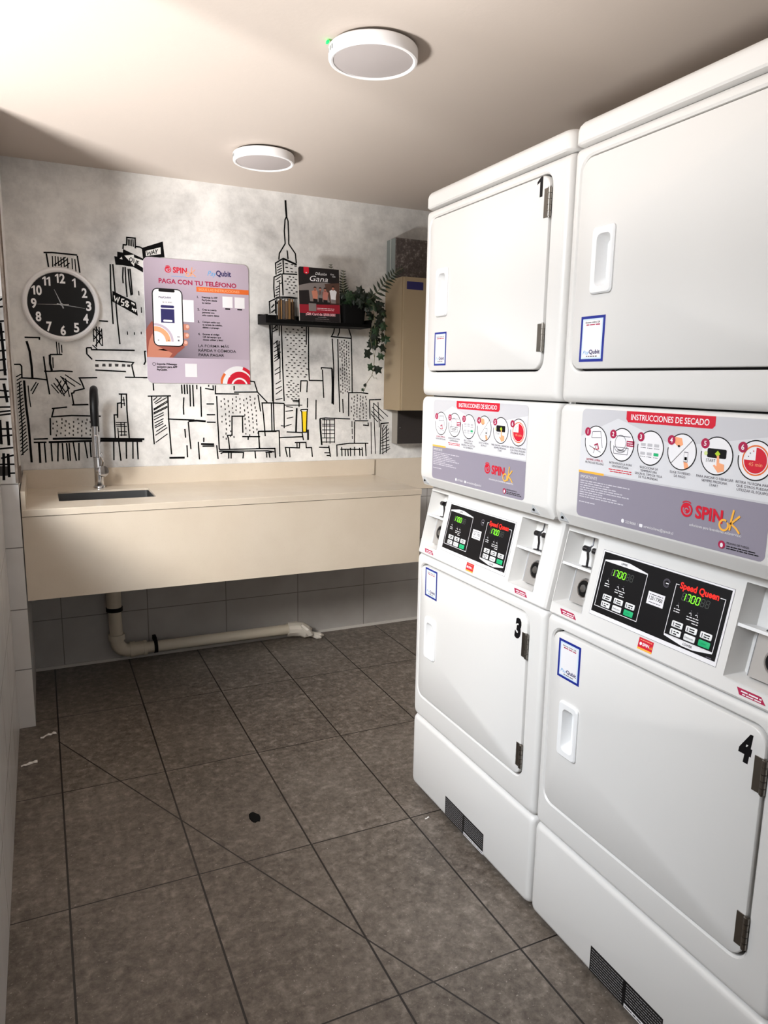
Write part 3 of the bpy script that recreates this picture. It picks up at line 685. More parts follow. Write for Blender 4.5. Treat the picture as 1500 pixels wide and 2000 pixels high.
b.tube([(.08, 0, .07), (.13, 0, .07)], r + .004, PVC, 20)
b.tube([(.125, 0, .07), (.14, 0, .07)], r + .008, PVC, 20)
b.build('elbow', dp)
b = MB(); b.tube([(.10, 0, .07), (.91, .012, .062)], r - .003, PVC, 20); b.build('horizontal_pipe', dp)
b = MB()
b.tube([(.175, .003, .069), (.193, .003, .069)], r + .002, BLACKM, 18)
b.box(.176, .192, .01, .06, .09, .112, BLACKM)
b.build('wall_clamp', dp, label='black wall clamp')
b = MB()
random.seed(5)
pts = [(.885, .011, .062), (.93, .011, .06), (.965, .0, .055), (.99, -.012, .042), (1.01, -.02, .035)]
b.tube(pts, [.036, .04, .037, .036, .022], WRAP, 12)
b.tube([(.955, -.02, .085), (.985, -.04, .06), (1.0, -.045, .03)], [.012, .018, .014], WRAP, 8)
b.tube([(1.0, -.02, .035), (1.03, -.02, .025), (1.06, -.028, .018), (1.085, -.02, .012)], [.016, .012, .014, .004], WRAP, 8)
b.tube([(1.01, -.02, .03), (1.04, -.04, .015), (1.06, -.05, .012)], [.012, .011, .005], WRAP, 8)
b.v = [(x + random.uniform(-.003, .003), y + random.uniform(-.003, .003), z + random.uniform(-.003, .003)) for x, y, z in b.v]
b.build('plastic_wrapping', dp, 20, label='crumpled pale plastic wrapped round the pipe end')

# ---------------------------------------------------------------- wall clock
CKX, CKZ, CR = .121, 1.733, .163
ck = thing('wall_clock', 'round black wall clock with white rim and large white numerals', 'clock', (CKX, YB, CKZ))
Xc = Matrix.Rotation(PI / 2, 4, 'X')      # local z -> -y
b = MB(); b.lathe([(CR, .002), (CR, .022), (CR - .006, .036), (CR - .014, .040), (CR - .021, .034), (CR - .023, .020)], LAMPW, 72, Xc, False, False)
b.lathe([(CR, .002), (.02, .002)], LAMPW, 72, Xc, False, True)
b.build('rim', ck)
p = Pr(-.018)
p.disc(0, 0, CR - .0225, BLACK, 72)
p.up(4)
for k in range(1, 13):
    a = math.radians(90 - 30 * k)
    nm = .114
    p.number(str(k), nm * math.cos(a), nm * math.sin(a) - .0195, .039, LAMPW, .03)
p.build('dial', ck, 0)
for nm, a, l0, l1, wd, y in (('hour_hand', 113, -.018, .07, .006, -.0205), ('minute_hand', -7, -.02, .098, .005, -.0215), ('second_hand', 182, -.03, .10, .0022, -.0225)):
    d = Vector((math.cos(math.radians(a)), math.sin(math.radians(a))))
    q = Vector((-d.y, d.x))
    b = MB()
    P = [d * l0 + q * wd * .5, d * l0 - q * wd * .5, d * l1 - q * wd * .12, d * l1 + q * wd * .12]
    b.loft([[(v.x, y, v.y) for v in P], [(v.x, y - .0007, v.y) for v in P]], STEEL if nm != 'second_hand' else INKW)
    b.build(nm, ck, 0)
b = MB(); b.lathe([(.006, .02), (.006, .0245), (.003, .025)], STEEL, 20, Xc); b.build('centre_cap', ck)

# ---------------------------------------------------------------- payment poster
RED = mat('print_red', (206, 16, 46), 0.45)
CRIM = mat('print_crimson', (170, 18, 70), 0.45)
ORNG = mat('print_orange', (226, 108, 44), 0.45)
PEACH = mat('print_peach', (244, 166, 120), 0.45)
YORN = mat('print_amber', (246, 178, 66), 0.45)
NAVY = mat('print_navy', (38, 34, 92), 0.45)
BLUE = mat('print_blue', (24, 42, 140), 0.4)
SKYB = mat('print_sky_blue', (86, 168, 222), 0.45)
PWHT = mat('print_white', (236, 234, 236), 0.4)
PBLK = mat('print_black', (13, 12, 15), 0.45, spec=0.25)
PGRY = mat('print_grey_text', (90, 86, 96), 0.45)
LAV = mat('print_lavender', (198, 183, 198), 0.4)
VIOG = mat('print_violet_grey', (142, 136, 150), 0.4)
SKIN = mat('print_skin', (200, 128, 104), 0.5)
SKIN2 = mat('print_skin_dark', (150, 76, 62), 0.5)
PGRN = mat('print_green', (22, 176, 112), 0.45)

g = NG('print_lavender_fade', 0.4)
gx = g.math('MULTIPLY', g.math('ADD', g.sep.outputs[0], .05), 1.9)
gz = g.math('MULTIPLY', g.math('SUBTRACT', .42, g.sep.outputs[2]), 2.2)
gf = g.math('MULTIPLY', g.math('SUBTRACT', 1.0, gx, 0, True), g.math('ADD', .35, gz, 0, True), 0, True)
FADE = g.col(g.mix(g.math('ADD', g.math('MULTIPLY', gf, 1.25), .10, 0, True), rgb(196, 180, 195), rgb(96, 86, 97)))


def spiral(p, x, z, r, m1, bg):
    p.disc(x, z, r, m1); p.up()
    p.arc(x + r * .05, z + r * .02, r * .62, -200, 60, r * .17, bg)
    p.arc(x, z - r * .08, r * .28, 20, 250, r * .15, bg)
    p.arc(x - r * .02, z + r * .02, r * 1.16, 55, 130, r * .16, m1)
    p.up(-1)


def spin_logo(p, x, z, h, ok, bg, under=None):
    """x, z = left end and baseline of SPIN; h = letter height"""
    spiral(p, x + h * .62, z + h * .5, h * .62, RED, bg)
    p.text('SPIN', x + h * 1.55, z, h, RED, w=h * 2.75, bold=.035)
    ox = x + h * 4.05
    p.up(2)
    wd = h * .17
    p.arc(ox + h * .42, z - h * .12, h * .42, 60, 400, wd, ok)
    p.stroke([(ox + h * 1.25, z + h * 1.25), (ox + h * 1.08, z + h * .4), (ox + h * 1.0, z - h * .45)], wd, ok)
    p.stroke([(ox + h * 1.85, z + h * .85), (ox + h * 1.08, z + h * .12), (ox + h * 1.6, z - h * .2), (ox + h * 1.95, z - h * .55)], wd, ok)
    p.up(-2)
    if under: p.rect(x + h * 1.2, x + h * 6, z - h * .75, z - h * .68, under)


def pay_logo(p, x, z, h, W):
    p.text('Pay', x, z - h * .1, h * .95, SKYB, w=W * .34, shear=.3)
    p.text('Qubit', x + W * .36, z, h, NAVY, w=W * .64, bold=.03)


PW, PH = .506, .588
po = thing('instruction_poster', 'lavender phone payment poster on the mural wall between clock and shelf', 'poster', (.484, YB, 1.388))
b = MB()
b.slab([(0, PW, 0, PH, .028, -.001), (0, PW, 0, PH, .028, -.0035), (.0012, PW - .0012, .0012, PH - .0012, .027, -.005)], PWHT, True, True, 6)
b.build('board', po)
p = Pr(-.0052, .00015)
U = lambda u: u * PW
V = lambda v: (1 - v) * PH
p.rect(.001, PW - .001, .001, PH - .001, FADE, .027).up()
p.rect(.0012, PW - .0012, .028, V(.79), LAV).rect(.028, PW - .028, .0012, .028, LAV)
p.sector(.028, .028, .0268, 180, 270, LAV).sector(PW - .028, .028, .0268, 270, 360, LAV).up()
spin_logo(p, U(.195), V(.108), U(.048), PEACH, LAV, SKYB)
pay_logo(p, U(.595), V(.108), U(.048), U(.23))
p.text('PAGA CON TU TELÉFONO', U(.135), V(.196), PH * .034, CRIM, w=U(.74), bold=.03)
p.rect(U(.485), PW - .0012, V(.247), V(.207), ORNG).up()
p.text('SIGUE LAS INSTRUCCIONES', U(.505), V(.237), PH * .019, PEACH, w=U(.40), bold=.02)
for n, v, ls in (('1.', .285, ('Descarga la APP', 'PayQubit desde', 'tu celular')), ('2.', .385, ('Crea tu cuenta', 'personal con', 'sólo cuatro datos')),
                 ('3.', .485, ('Compra saldo con', 'tu tarjeta de crédito,', 'débito o prepago.')), ('4.', .585, ('Escanea el código', 'QR del equipo que', 'deseas utilizar y listo!'))):
    p.text(n, U(.49), V(v + .012), PH * .017, PBLK, bold=.03)
    for q, s in enumerate(ls):
        p.text(s, U(.535), V(v + .010 + q * .0225), PH * .0135, PBLK, bold=.03)
p.text('LA FORMA MÁS', U(.49), V(.695), PH * .021, PBLK, w=U(.30), bold=.004)
p.text('RÁPIDA Y CÓMODA', U(.49), V(.733), PH * .021, PBLK, w=U(.37), bold=.02)
p.text('PARA PAGAR', U(.49), V(.770), PH * .021, PBLK, w=U(.25), bold=.02)
for u in (.735, .855):
    p.rect(U(u), U(u + .10), V(.362), V(.272), PWHT)
    p.rect(U(u + .025), U(u + .075), V(.378), V(.367), PBLK, .002)
p.rect(U(.34), U(.455), V(.495), V(.318), PWHT)
p.up()
# hand with phone
p.box2 = (.0012, U(.48), V(.79), V(.2))
p.poly([(U(-.02), V(.80)), (U(-.01), V(.60)), (U(.02), V(.545)), (U(.06), V(.50)), (U(.075), V(.52)), (U(.07), V(.62)), (U(.10), V(.68)), (U(.30), V(.70)), (U(.32), V(.72)), (U(.27), V(.77)), (U(.23), V(.80))], SKIN2)
p.up()
p.poly([(U(.0), V(.80)), (U(.03), V(.66)), (U(.06), V(.60)), (U(.10), V(.70)), (U(.20), V(.735)), (U(.24), V(.755)), (U(.20), V(.80))], SKIN)
for v, u in ((.535, .41), (.605, .405), (.665, .39)):
    p.rect(U(.31), U(u), V(v + .026), V(v - .022), SKIN, .013)
    p.up(); p.rect(U(u - .035), U(u - .006), V(v + .012), V(v - .016), mat('print_nail', (226, 176, 160), .5), .008); p.up(-1)
p.poly([(U(.10), V(.73)), (U(.34), V(.68)), (U(.36), V(.70)), (U(.30), V(.745))], SKIN2)
p.box2 = None
p.up(2)
p.rect(U(.068), U(.352), V(.70), V(.238), PBLK, .026).up()
p.rect(U(.078), U(.342), V(.692), V(.246), PWHT, .021).up()
p.rect(U(.13), U(.28), V(.266), V(.244), PBLK, .006)
p.box2 = (U(.078), U(.342), V(.685), V(.26))
p.arc(U(.09), V(.66), U(.115), 0, 100, U(.045), PEACH); p.arc(U(.09), V(.66), U(.155), 0, 100, U(.022), LAV)
p.box2 = None
p.text('PayQubit', U(.13), V(.315), PH * .014, NAVY, w=U(.115), bold=.02)
p.text('$10.400', U(.165), V(.352), PH * .011, PGRY, w=U(.085))
p.rect(U(.145), U(.27), V(.392), V(.37), NAVY, .006)
p.rect(U(.145), U(.27), V(.51), V(.40), NAVY).up()
p.rect(U(.165), U(.25), V(.502), V(.486), PWHT, .004)
p.rect(U(.11), U(.12), V(.655), V(.648), PGRY).rect(U(.205), U(.215), V(.655), V(.648), PGRY).rect(U(.295), U(.31), V(.655), V(.643), PGRY).rect(U(.29), U(.315), V(.622), V(.617), PGRY)
p.arc(U(.065), V(.845), U(.014), 0, 360, .0018, PBLK, 16)
for q, s in enumerate(('Soporte Whatsapp', 'exclusivo para APP', 'PayQubit.')):
    p.text(s, U(.09), V(.85 + q * .023), PH * .0145, PBLK, bold=.03)
p.rect(U(.355), U(.47), V(.945), V(.835), PWHT)
p.box2 = (U(.7), PW - .0012, .0012, V(.8))
cx, cz = U(.875), V(1.0)
p.disc(cx, cz, U(.178), PWHT, 48).up()
p.disc(cx + U(.015), cz, U(.125), RED, 48)
p.arc(cx, cz, U(.165), 20, 72, U(.032), RED)
p.arc(cx - U(.01), cz, U(.158), 140, 185, U(.025), ORNG).up()
p.arc(cx + U(.015), cz - U(.02), U(.076), 0, 180, U(.017), PWHT)
p.arc(cx - U(.03), cz - U(.01), U(.105), 120, 180, U(.017), PWHT)
p.box2 = None
p.build('printed_sheet', po, 0)

# ---------------------------------------------------------------- shelf and what stands on it
sh = thing('wall_shelf', 'short black wall shelf below the tall drawn tower', 'shelf', (1.32, YB, 1.69))
b = MB(); b.box(-.285, .285, -.148, -.001, 0, .018, SHELFB); b.build('shelf_board', sh, 0)
b = MB(); b.box(-.285, .285, -.016, -.001, .018, .05, SHELFB); b.build('back_rail', sh, 0)
for x in (-.2855, .274):
    b = MB(); b.box(x, x + .0115, -.148, -.0165, .018, .041, SHELFB); b.build('end_cap', sh, 0)
SZ = 1.7082
cu_ = thing('wire_cup', 'black wire cup with brown strips at the left end of the shelf', 'cup', (1.158, 3.632, SZ))
b = MB()
R0, HC = .05, .112
for z in (.003, HC):
    b.tube([(R0 * math.cos(2 * PI * k / 28), R0 * math.sin(2 * PI * k / 28), z) for k in range(29)], .0018, BLACK, 6)
for k in range(22):
    a = 2 * PI * k / 22
    b.tube([(R0 * math.cos(a), R0 * math.sin(a), .003), (R0 * math.cos(a), R0 * math.sin(a), HC)], .0012, BLACK, 5)
b.lathe([(R0, 0), (R0, .002)], BLACK, 28)
b.build('wire_body', cu_)
b = MB()
random.seed(8)
bm_ = [mat('brown_strip', (104, 78, 52), .6), mat('amber_strip', (150, 112, 66), .6), mat('dark_brown_strip', (62, 48, 38), .6)]
for k in range(17):
    a = 2 * PI * k / 17
    rr_ = .034 + .006 * (k % 2)
    Xs = Matrix.Translation((rr_ * math.cos(a), rr_ * math.sin(a), 0)) @ Matrix.Rotation(a, 4, 'Z')
    b.box(-.001, .001, -.0055, .0055, .0025, .088 + random.uniform(0, .02), bm_[k % 3], Xs)
b.build('strips', cu_, 0, label='brown strips standing in the cup')

fl = thing('counter_card', 'upright black and red flyer card standing on the shelf', 'flyer', (1.212, 3.588, SZ))
Xf = Matrix.Rotation(math.radians(-5), 4, 'X')
FW, FH = .222, .268
b = MB()
P0 = [(FW, 0), (FW, FH)] + [(.016 + .016 * math.cos(math.radians(a)), FH - .016 + .016 * math.sin(math.radians(a))) for a in (90, 112, 135, 158, 180)] + [(0, 0)]
b.loft([[(x, .004, z) for x, z in P0], [(x, 0, z) for x, z in P0]], mat('clear_card_edge', (214, 208, 200), .3), True, True, Xf)
b.build('card', fl, 0)
p = Pr(-.0003, .00015)
FBLK = mat('flyer_black', (22, 17, 20), .45)
FGRY = mat('flyer_grey', (128, 120, 118), .5)
FRED = mat('flyer_red', (150, 20, 40), .45)
FPNK = mat('flyer_pink', (250, 190, 198), .45)
P1 = [(x, z) for x, z in P0]
p.poly([(FW - .001, .001), (FW - .001, FH - .001)] + [(max(.0025, x), min(FH - .001, z)) for x, z in P0[2:-1]] + [(.0025, .001)], FBLK).up()
p.poly([(.003, .175), (.06, .19), (.14, .198), (FW - .02, .192), (FW - .02, .10), (.003, .10)], FGRY).up()
p.poly([(.003, .15), (.055, .155), (.06, .10), (.003, .10)], FBLK)
p.poly([(.14, .19), (FW - .001, .20), (FW - .001, .09), (.17, .09)], mat('flyer_brown', (84, 58, 48), .5))
p.poly([(.003, .10), (FW - .001, .10), (FW - .001, .085), (.003, .075)], FBLK).up()
# a few plain figures of the group picture
HAIR = mat('flyer_hair', (44, 30, 26), .6)
for x, z, s_, c1, c2, arm in ((.088, .098, 1.0, SKIN, FBLK, 1), (.116, .104, .9, FGRY, FBLK, 0), (.142, .096, 1.0, mat('flyer_rose', (186, 120, 108), .5), FBLK, -1), (.186, .100, 1.1, PWHT, FGRY, 0)):
    p.poly([(x - .011 * s_, z), (x - .014 * s_, z + .03 * s_), (x - .018 * s_, z + .052 * s_), (x - .006 * s_, z + .058 * s_), (x + .007 * s_, z + .058 * s_), (x + .018 * s_, z + .05 * s_), (x + .013 * s_, z + .028 * s_), (x + .012 * s_, z)], c1)
    if arm: p.stroke([(x + arm * .014 * s_, z + .05 * s_), (x + arm * .03 * s_, z + .04 * s_), (x + arm * .026 * s_, z + .07 * s_)], .006, SKIN)
    p.up(); p.rect(x - .0035, x + .0035, z + .055 * s_, z + .063 * s_, SKIN2); p.disc(x, z + .067 * s_, .0066 * s_, SKIN, 16, .008 * s_); p.up(); p.sector(x, z + .069 * s_, .0078 * s_, -20, 200, HAIR, 10)
    p.poly([(x - .011 * s_, z - .004), (x + .012 * s_, z - .004), (x + .012 * s_, z + .014), (x - .011 * s_, z + .016)], c2); p.up(-2)
p.up(3)
p.poly([(.003, .082), (FW - .001, .09), (FW - .001, .045), (.003, .04)], FRED).up()
p.poly([(.03, FH - .001), (.058, FH - .001), (.058, FH - .03), (.044, FH - .037), (.03, FH - .03)], RED)
p.up(); p.sector(.044, FH - .026, .005, 200, 340, PWHT, 8); p.up(-1)
p.text('Difusión', .092, .232, .013, PWHT, w=.06, shear=.25)
p.text('Gana', .058, .200, .026, PWHT, w=.10, shear=.3)
p.text('Vive', .172, .236, .008, PWHT, shear=.2); p.text('más', .183, .226, .008, PWHT, shear=.2)
p.rect(.052, .092, .052, .090, FGRY).words(.096, .19, .066, .004, PWHT, 3).words(.096, .188, .058, .004, FPNK, 4)
p.text('¡Gift Card de $500.000!', .035, .031, .012, FPNK, w=.16, bold=.03)
p.rect(.10, .145, .022, .0228, PWHT).words(.085, .16, .012, .004, FGRY, 5).rect(.085, .165, .005, .0056, FGRY)
p.v = [tuple(Xf @ Vector(q)) for q in p.v]
p.build('printed_face', fl, 0)

# trailing artificial plant in a black pot
pl = thing('potted_ivy', 'black pot with trailing ivy and fern fronds at right end of shelf', 'plant', (1.515, 3.645, SZ))
b = MB()
b.loft([hl(-.058, .058, -.05, .05, .012, 0), hl(-.066, .066, -.058, .058, .014, .095), hl(-.06, .06, -.052, .052, .012, .095), hl(-.056, .056, -.05, .05, .012, .075)], BLACKM, True, True)
b.build('pot', pl)
PO = Vector((1.515, 3.645, SZ))
LEAF = mat('ivy_leaf', (27, 54, 26), .5)
LEAF2 = mat('ivy_leaf_dark', (13, 28, 15), .5)
FERN = mat('fern_leaf', (34, 46, 28), .55)
STEM = mat('ivy_stem', (104, 102, 72), .6)


def ivy(b, x, y, z, s, ang, rng, m, tiltx=None):
    pr = [(0, .5), (.16, .22), (.46, .26), (.30, -.02), (.40, -.30), (.14, -.26), (0, -.36), (-.14, -.26), (-.40, -.30), (-.30, -.02), (-.46, .26), (-.16, .22)]
    tx = rng.uniform(-.6, .4) if tiltx is None else tiltx
    Xi = Matrix.Translation((x, y, z)) @ Matrix.Rotation(tx, 4, 'X') @ Matrix.Rotation(rng.uniform(-.6, .6), 4, 'Z') @ Matrix.Rotation(ang, 4, 'Y')
    n = len(pr)
    fold = lambda px: abs(px) * .28
    vs = [(0, -.06 * s, 0)] + [(px * s, fold(px) * s, pz * s) for px, pz in pr]
    vs += [(q[0], q[1] + .0012, q[2]) for q in vs]
    fs = []
    for k in range(n):
        a, c = 1 + k, 1 + (k + 1) % n
        fs += [(0, a, c), (n + 1, n + 1 + c, n + 1 + a), (a, n + 1 + a, n + 1 + c, c)]
    b.add(vs, fs, m, Xi)


rng = random.Random(21)
b = MB()
YS = 3.555 - PO.y
st = [(1.575, 1.815), (1.607, 1.80), (1.612, 1.718), (1.621, 1.62), (1.617, 1.561), (1.612, 1.481), (1.601, 1.444), (1.571, 1.404), (1.558, 1.363)]
b.tube([(x - PO.x, YS + (.04 if k == 0 else 0), z - PO.z) for k, (x, z) in enumerate(st)], .0016, STEM, 6)
b.tube([(1.60 - PO.x, YS, 1.70 - PO.z), (1.588 - PO.x, YS, 1.64 - PO.z), (1.598 - PO.x, YS, 1.60 - PO.z), (1.615 - PO.x, YS, 1.54 - PO.z)], .0013, STEM, 6)
b.tube([(1.603 - PO.x, YS, 1.45 - PO.z), (1.612 - PO.x, YS, 1.432 - PO.z), (1.630 - PO.x, YS, 1.432 - PO.z), (1.632 - PO.x, YS, 1.424 - PO.z)], .0011, STEM, 6)
big = [(1.573, 1.557, .062, 1.6), (1.613, 1.588, .032, .4), (1.650, 1.545, .05, 3.5), (1.672, 1.592, .062, 2.6), (1.590, 1.488, .048, 1.4), (1.640, 1.477, .06, 3.4), (1.562, 1.394, .026, 2.6), (1.558, 1.370, .026, 2.9), (1.660, 1.701, .058, 2.6), (1.622, 1.672, .055, 3.4), (1.680, 1.635, .055, 2.2), (1.659, 1.764, .055, 2.0), (1.618, 1.797, .06, 3.0), (1.530, 1.875, .055, .3)]
for x, z, s, a in big:
    ivy(b, x - PO.x, YS + rng.uniform(-.015, .015), z - PO.z, s, a, rng, rng.choice((LEAF, LEAF2)), rng.uniform(-.35, .15))
for k in range(46):      # hanging mass at the right side
    t = rng.random()
    ivy(b, 1.632 + rng.uniform(-.03, .035) - PO.x, YS + rng.uniform(-.02, .06), 1.60 + .22 * t - PO.z, rng.uniform(.035, .06), rng.uniform(1.8, 4.4), rng, rng.choice((LEAF, LEAF2, LEAF2)))
for k in range(95):      # crown above the pot
    x = rng.uniform(-.075, .115)
    ivy(b, x, rng.uniform(-.08, .045), .105 + rng.uniform(-.02, .05) - .12 * max(0, x - .05), rng.uniform(.035, .062), rng.uniform(-2.2, 2.2), rng, rng.choice((LEAF, LEAF2, LEAF2)))
b.build('ivy_vines', pl, 0)


def frond(b, pts, wid, n):
    P = [Vector(q) for q in pts]
    b.tube(P, .0014, STEM, 6)
    for i in range(n):
        t = (i + .5) / n * (len(P) - 1)
        k = min(int(t), len(P) - 2)
        q = P[k].lerp(P[k + 1], t - k)
        d = (P[k + 1] - P[k]).normalized()
        nz = Vector((0, -1, .15)).normalized()
        side = d.cross(nz).normalized()
        f = i / n
        L = wid * (1 - .75 * f) * (.75 + .25 * min(1, f * 4))
        for sg in (-1, 1):
            e = q + (side * sg + d * .55).normalized() * L + Vector((0, .004, -.01 * L / wid))
            m = q.lerp(e, .45)
            h = d * L * .13
            u = Vector((0, .001, 0))
            vs = [q - h * .6, m - h, e, m + h, q + h * .6]
            vs += [v + u for v in vs]
            b.add(vs, [(0, 1, 2, 3, 4), (9, 8, 7, 6, 5)] + [(j, 5 + j, 5 + (j + 1) % 5, (j + 1) % 5) for j in range(5)], FERN)


b = MB()
frond(b, [(1.565 - PO.x, -.02, .11), (1.590 - PO.x, -.10, 1.838 - PO.z), (1.633 - PO.x, -.13, 1.894 - PO.z), (1.664 - PO.x, -.15, 1.936 - PO.z), (1.690 - PO.x, -.165, 1.966 - PO.z), (1.728 - PO.x, -.18, 1.988 - PO.z)], .068, 15)
b.build('fern_frond', pl, 0)
b = MB()
frond(b, [(-.04, -.01, .10), (1.462 - PO.x, -.03, 1.87 - PO.z), (1.456 - PO.x, -.03, 1.92 - PO.z), (1.462 - PO.x, -.03, 1.975 - PO.z)], .055, 12)
b.build('fern_frond', pl, 0)
b = MB()
frond(b, [(-.05, .0, .10), (1.42 - PO.x, .0, 1.90 - PO.z), (1.405 - PO.x, .0, 1.96 - PO.z), (1.403 - PO.x, .0, 2.004 - PO.z)], .045, 12)
b.build('fern_frond', pl, 0)

# ---------------------------------------------------------------- boxes on the back wall beside the dryers
bx = thing('metal_cabinet', 'tall beige metal cabinet on the back wall beside the dryers', 'cabinet', (1.752, YB, 1.262))
b = MB(); b.box(0, .46, -.205, -.001, 0, .692, BEIGE); b.build('body', bx, 0)
b = MB()
b.box(.004, .46, -.222, -.2065, .002, .690, BEIGE)
d = b.build('front_cover', bx, 0)
b = MB()
b.slab([(.018, .115, .628, .668, .001, -.2222), (.018, .115, .628, .668, .001, -.2228)], NAVY, False, True)
b.build('blue_label', d, 0, label='small dark blue label')
ub = thing('junction_box', 'dark speckled box with grey-green side above the beige cabinet', 'box', (1.756, YB, 1.957))
b = MB(); b.box(0, .44, -.105, -.001, 0, .205, GREYGREEN); b.build('body', ub, 0)
b = MB(); b.box(0, .44, -.116, -.106, 0, .205, SPECK); b.build('front_board', ub, 0)
b = MB(); b.box(-.004, -.0005, -.06, -.052, 0, .205, mat('pale_metal_strip', (176, 180, 176), .5)); b.build('edge_strip', ub, 0)
lb = thing('duct_box', 'dark duct stub with grey side under the beige cabinet', 'box', (1.806, YB, 1.072))
b = MB(); b.box(0, .40, -.07, -.001, 0, .188, GREYM); b.build('body', lb, 0)
b = MB(); b.box(.0, .40, -.08, -.071, 0, .188, mat('soot_board', (44, 38, 36), .8)); b.build('front_board', lb, 0)
b = MB(); b.lathe([(.004, 0), (.003, .003)], STEEL, 12, Matrix.Translation((.012, -.0805, .09)) @ Xc); b.build('screw', lb)

# ---------------------------------------------------------------- ceiling lights
Xd = Matrix.Rotation(PI, 4, 'X')


def ceiling_light(x, y, label):
    t = thing('ceiling_light', label, 'ceiling light', (x, y, H), 0, 'round ceiling lights')
    b = MB(); b.lathe([(.108, 0.0), (.108, .008)], DARKGAP, 56, Xd); b.build('mounting_plate', t)
    b = MB()
    b.lathe([(.112, .0085), (.124, .008), (.1262, .011), (.1262, .036), (.124, .041), (.119, .043), (.1135, .041), (.112, .037)], LAMPW, 72, Xd, False, False)
    rim = b.build('rim', t)
    b = MB()
    for a in (168, 176, 182):
        Xq = Matrix.Rotation(math.radians(a), 4, 'Z')
        b.box(.1258, .1266, -.0022, .0022, -.030, -.018, DARKGAP, Xq)
    b.build('vent_slot', rim, 0, label='small dark slots in the rim')
    b = MB(); b.lathe([(.114, .028), (.1125, .0385), (.108, .0395), (.0001, .041)], DIFF, 72, Xd, True, False); b.build('diffuser', t)
    return t


l1 = ceiling_light(.912, 2.045, 'round white ceiling light nearer to the camera, with a tiny green lamp')
l2 = ceiling_light(.908, 3.14, 'round white ceiling light farther away, near the back wall')
b = MB(); b.box(-.1335, -.1275, .012, .024, -.010, -.004, GREEN_LED)
b.build('indicator_lamp', l1, 0, label='tiny green indicator lamp')

# ---------------------------------------------------------------- things lying on the floor
def scrap(name, label, cat, x, y, s, m, seed, flat=False):
    r_ = random.Random(seed)
    b = MB()
    if flat:
        pts = [(s * r_.uniform(.75, 1.1) * math.cos(2 * PI * k / 14), 1.6 * s * r_.uniform(.75, 1.1) * math.sin(2 * PI * k / 14)) for k in range(14)]
        b.loft([[(p[0], p[1], .0004) for p in pts], [(p[0] * .9, p[1] * .9, .002) for p in pts]], m, True, True)
    else:
        # a crumpled strip: a jagged folded sheet
        n = 7
        up, lo = [], []
        for k in range(n):
            t = k / (n - 1) - .5
            wv = s * r_.uniform(.15, .5)
            z = s * r_.uniform(.05, .45) if k % 2 else s * .03
            cx, cy = t * 2.6 * s, s * r_.uniform(-.25, .25) + t * s * .8
            lo.append((cx + r_.uniform(-.1, .1) * s, cy - wv, z)); up.append((cx, cy + wv, z * r_.uniform(.4, 1.3) + .0005))
        vs = lo + up
        vs += [(q[0], q[1], q[2] + .0006) for q in vs]
        fs = []
        for k in range(n - 1):
            fs += [(k, k + n, k + n + 1, k + 1), (2 * n + k, 2 * n + k + 1, 3 * n + k + 1, 3 * n + k)]
        for k in range(n - 1):
            fs += [(k, k + 1, 2 * n + k + 1, 2 * n + k), (n + k + 1, n + k, 3 * n + k, 3 * n + k + 1)]
        fs += [(0, 2 * n, 3 * n, n), (n - 1, 2 * n - 1, 4 * n - 1, 3 * n - 1)]
        b.add(vs, fs, m)
    o = b.build(name, None, 0, loc=(x, y, 0))
    return tag(o, label, cat)


TISS = mat('tissue', (232, 228, 222), .8)
scrap('paper_scrap', 'crumpled white paper scrap on the floor below the left end of counter', 'paper', -.045, 2.995, .022, TISS, 3)
scrap('paper_scrap', 'white paper scrap on the floor against the left tiled wall', 'paper', -.112, 2.79, .021, TISS, 7)
scrap('paper_crumb', 'tiny white crumb on the floor beside the far dryer', 'paper', 1.076, 1.896, .007, TISS, 9)
scrap('dark_spot', 'flat black spot stuck on a floor tile in the middle', 'stain', .558, 2.127, .021, BLACKM, 12, True)

# ---------------------------------------------------------------- stacked dryers
DW = .686
Z0, Z1, Z2, Z3, Z4, Z5 = .022, .285, .857, 1.085, 1.374, 1.936


def panel(mb, x0, x1, z0, z1, m, hole=None, r=.012, e=.012, chamfer=0.0):
    """sheet-metal front with rounded edges (and a rounded hole)"""
    L = [(x0, x1, z0, z1, r, .045), (x0, x1, z0, z1, r, e)]
    for a in (22, 45, 68, 90):
        s, c = math.sin(math.radians(a)), 1 - math.cos(math.radians(a))
        k = e * (1 - math.cos(math.radians(a)))
        L.append((x0 + k, x1 - k, z0 + (chamfer * s if chamfer else k), z1 - k, r + .004, e * (1 - s)))
    if hole:
        hx0, hx1, hz0, hz1, hr = hole
        q = .004
        L += [(hx0 - q, hx1 + q, hz0 - q, hz1 + q, hr + q, 0), (hx0, hx1, hz0, hz1, hr, .004), (hx0, hx1, hz0, hz1, hr, .024)]
        mb.slab(L, m, False, False, 6)
    else:
        mb.slab(L, m, False, True, 6)
    return mb


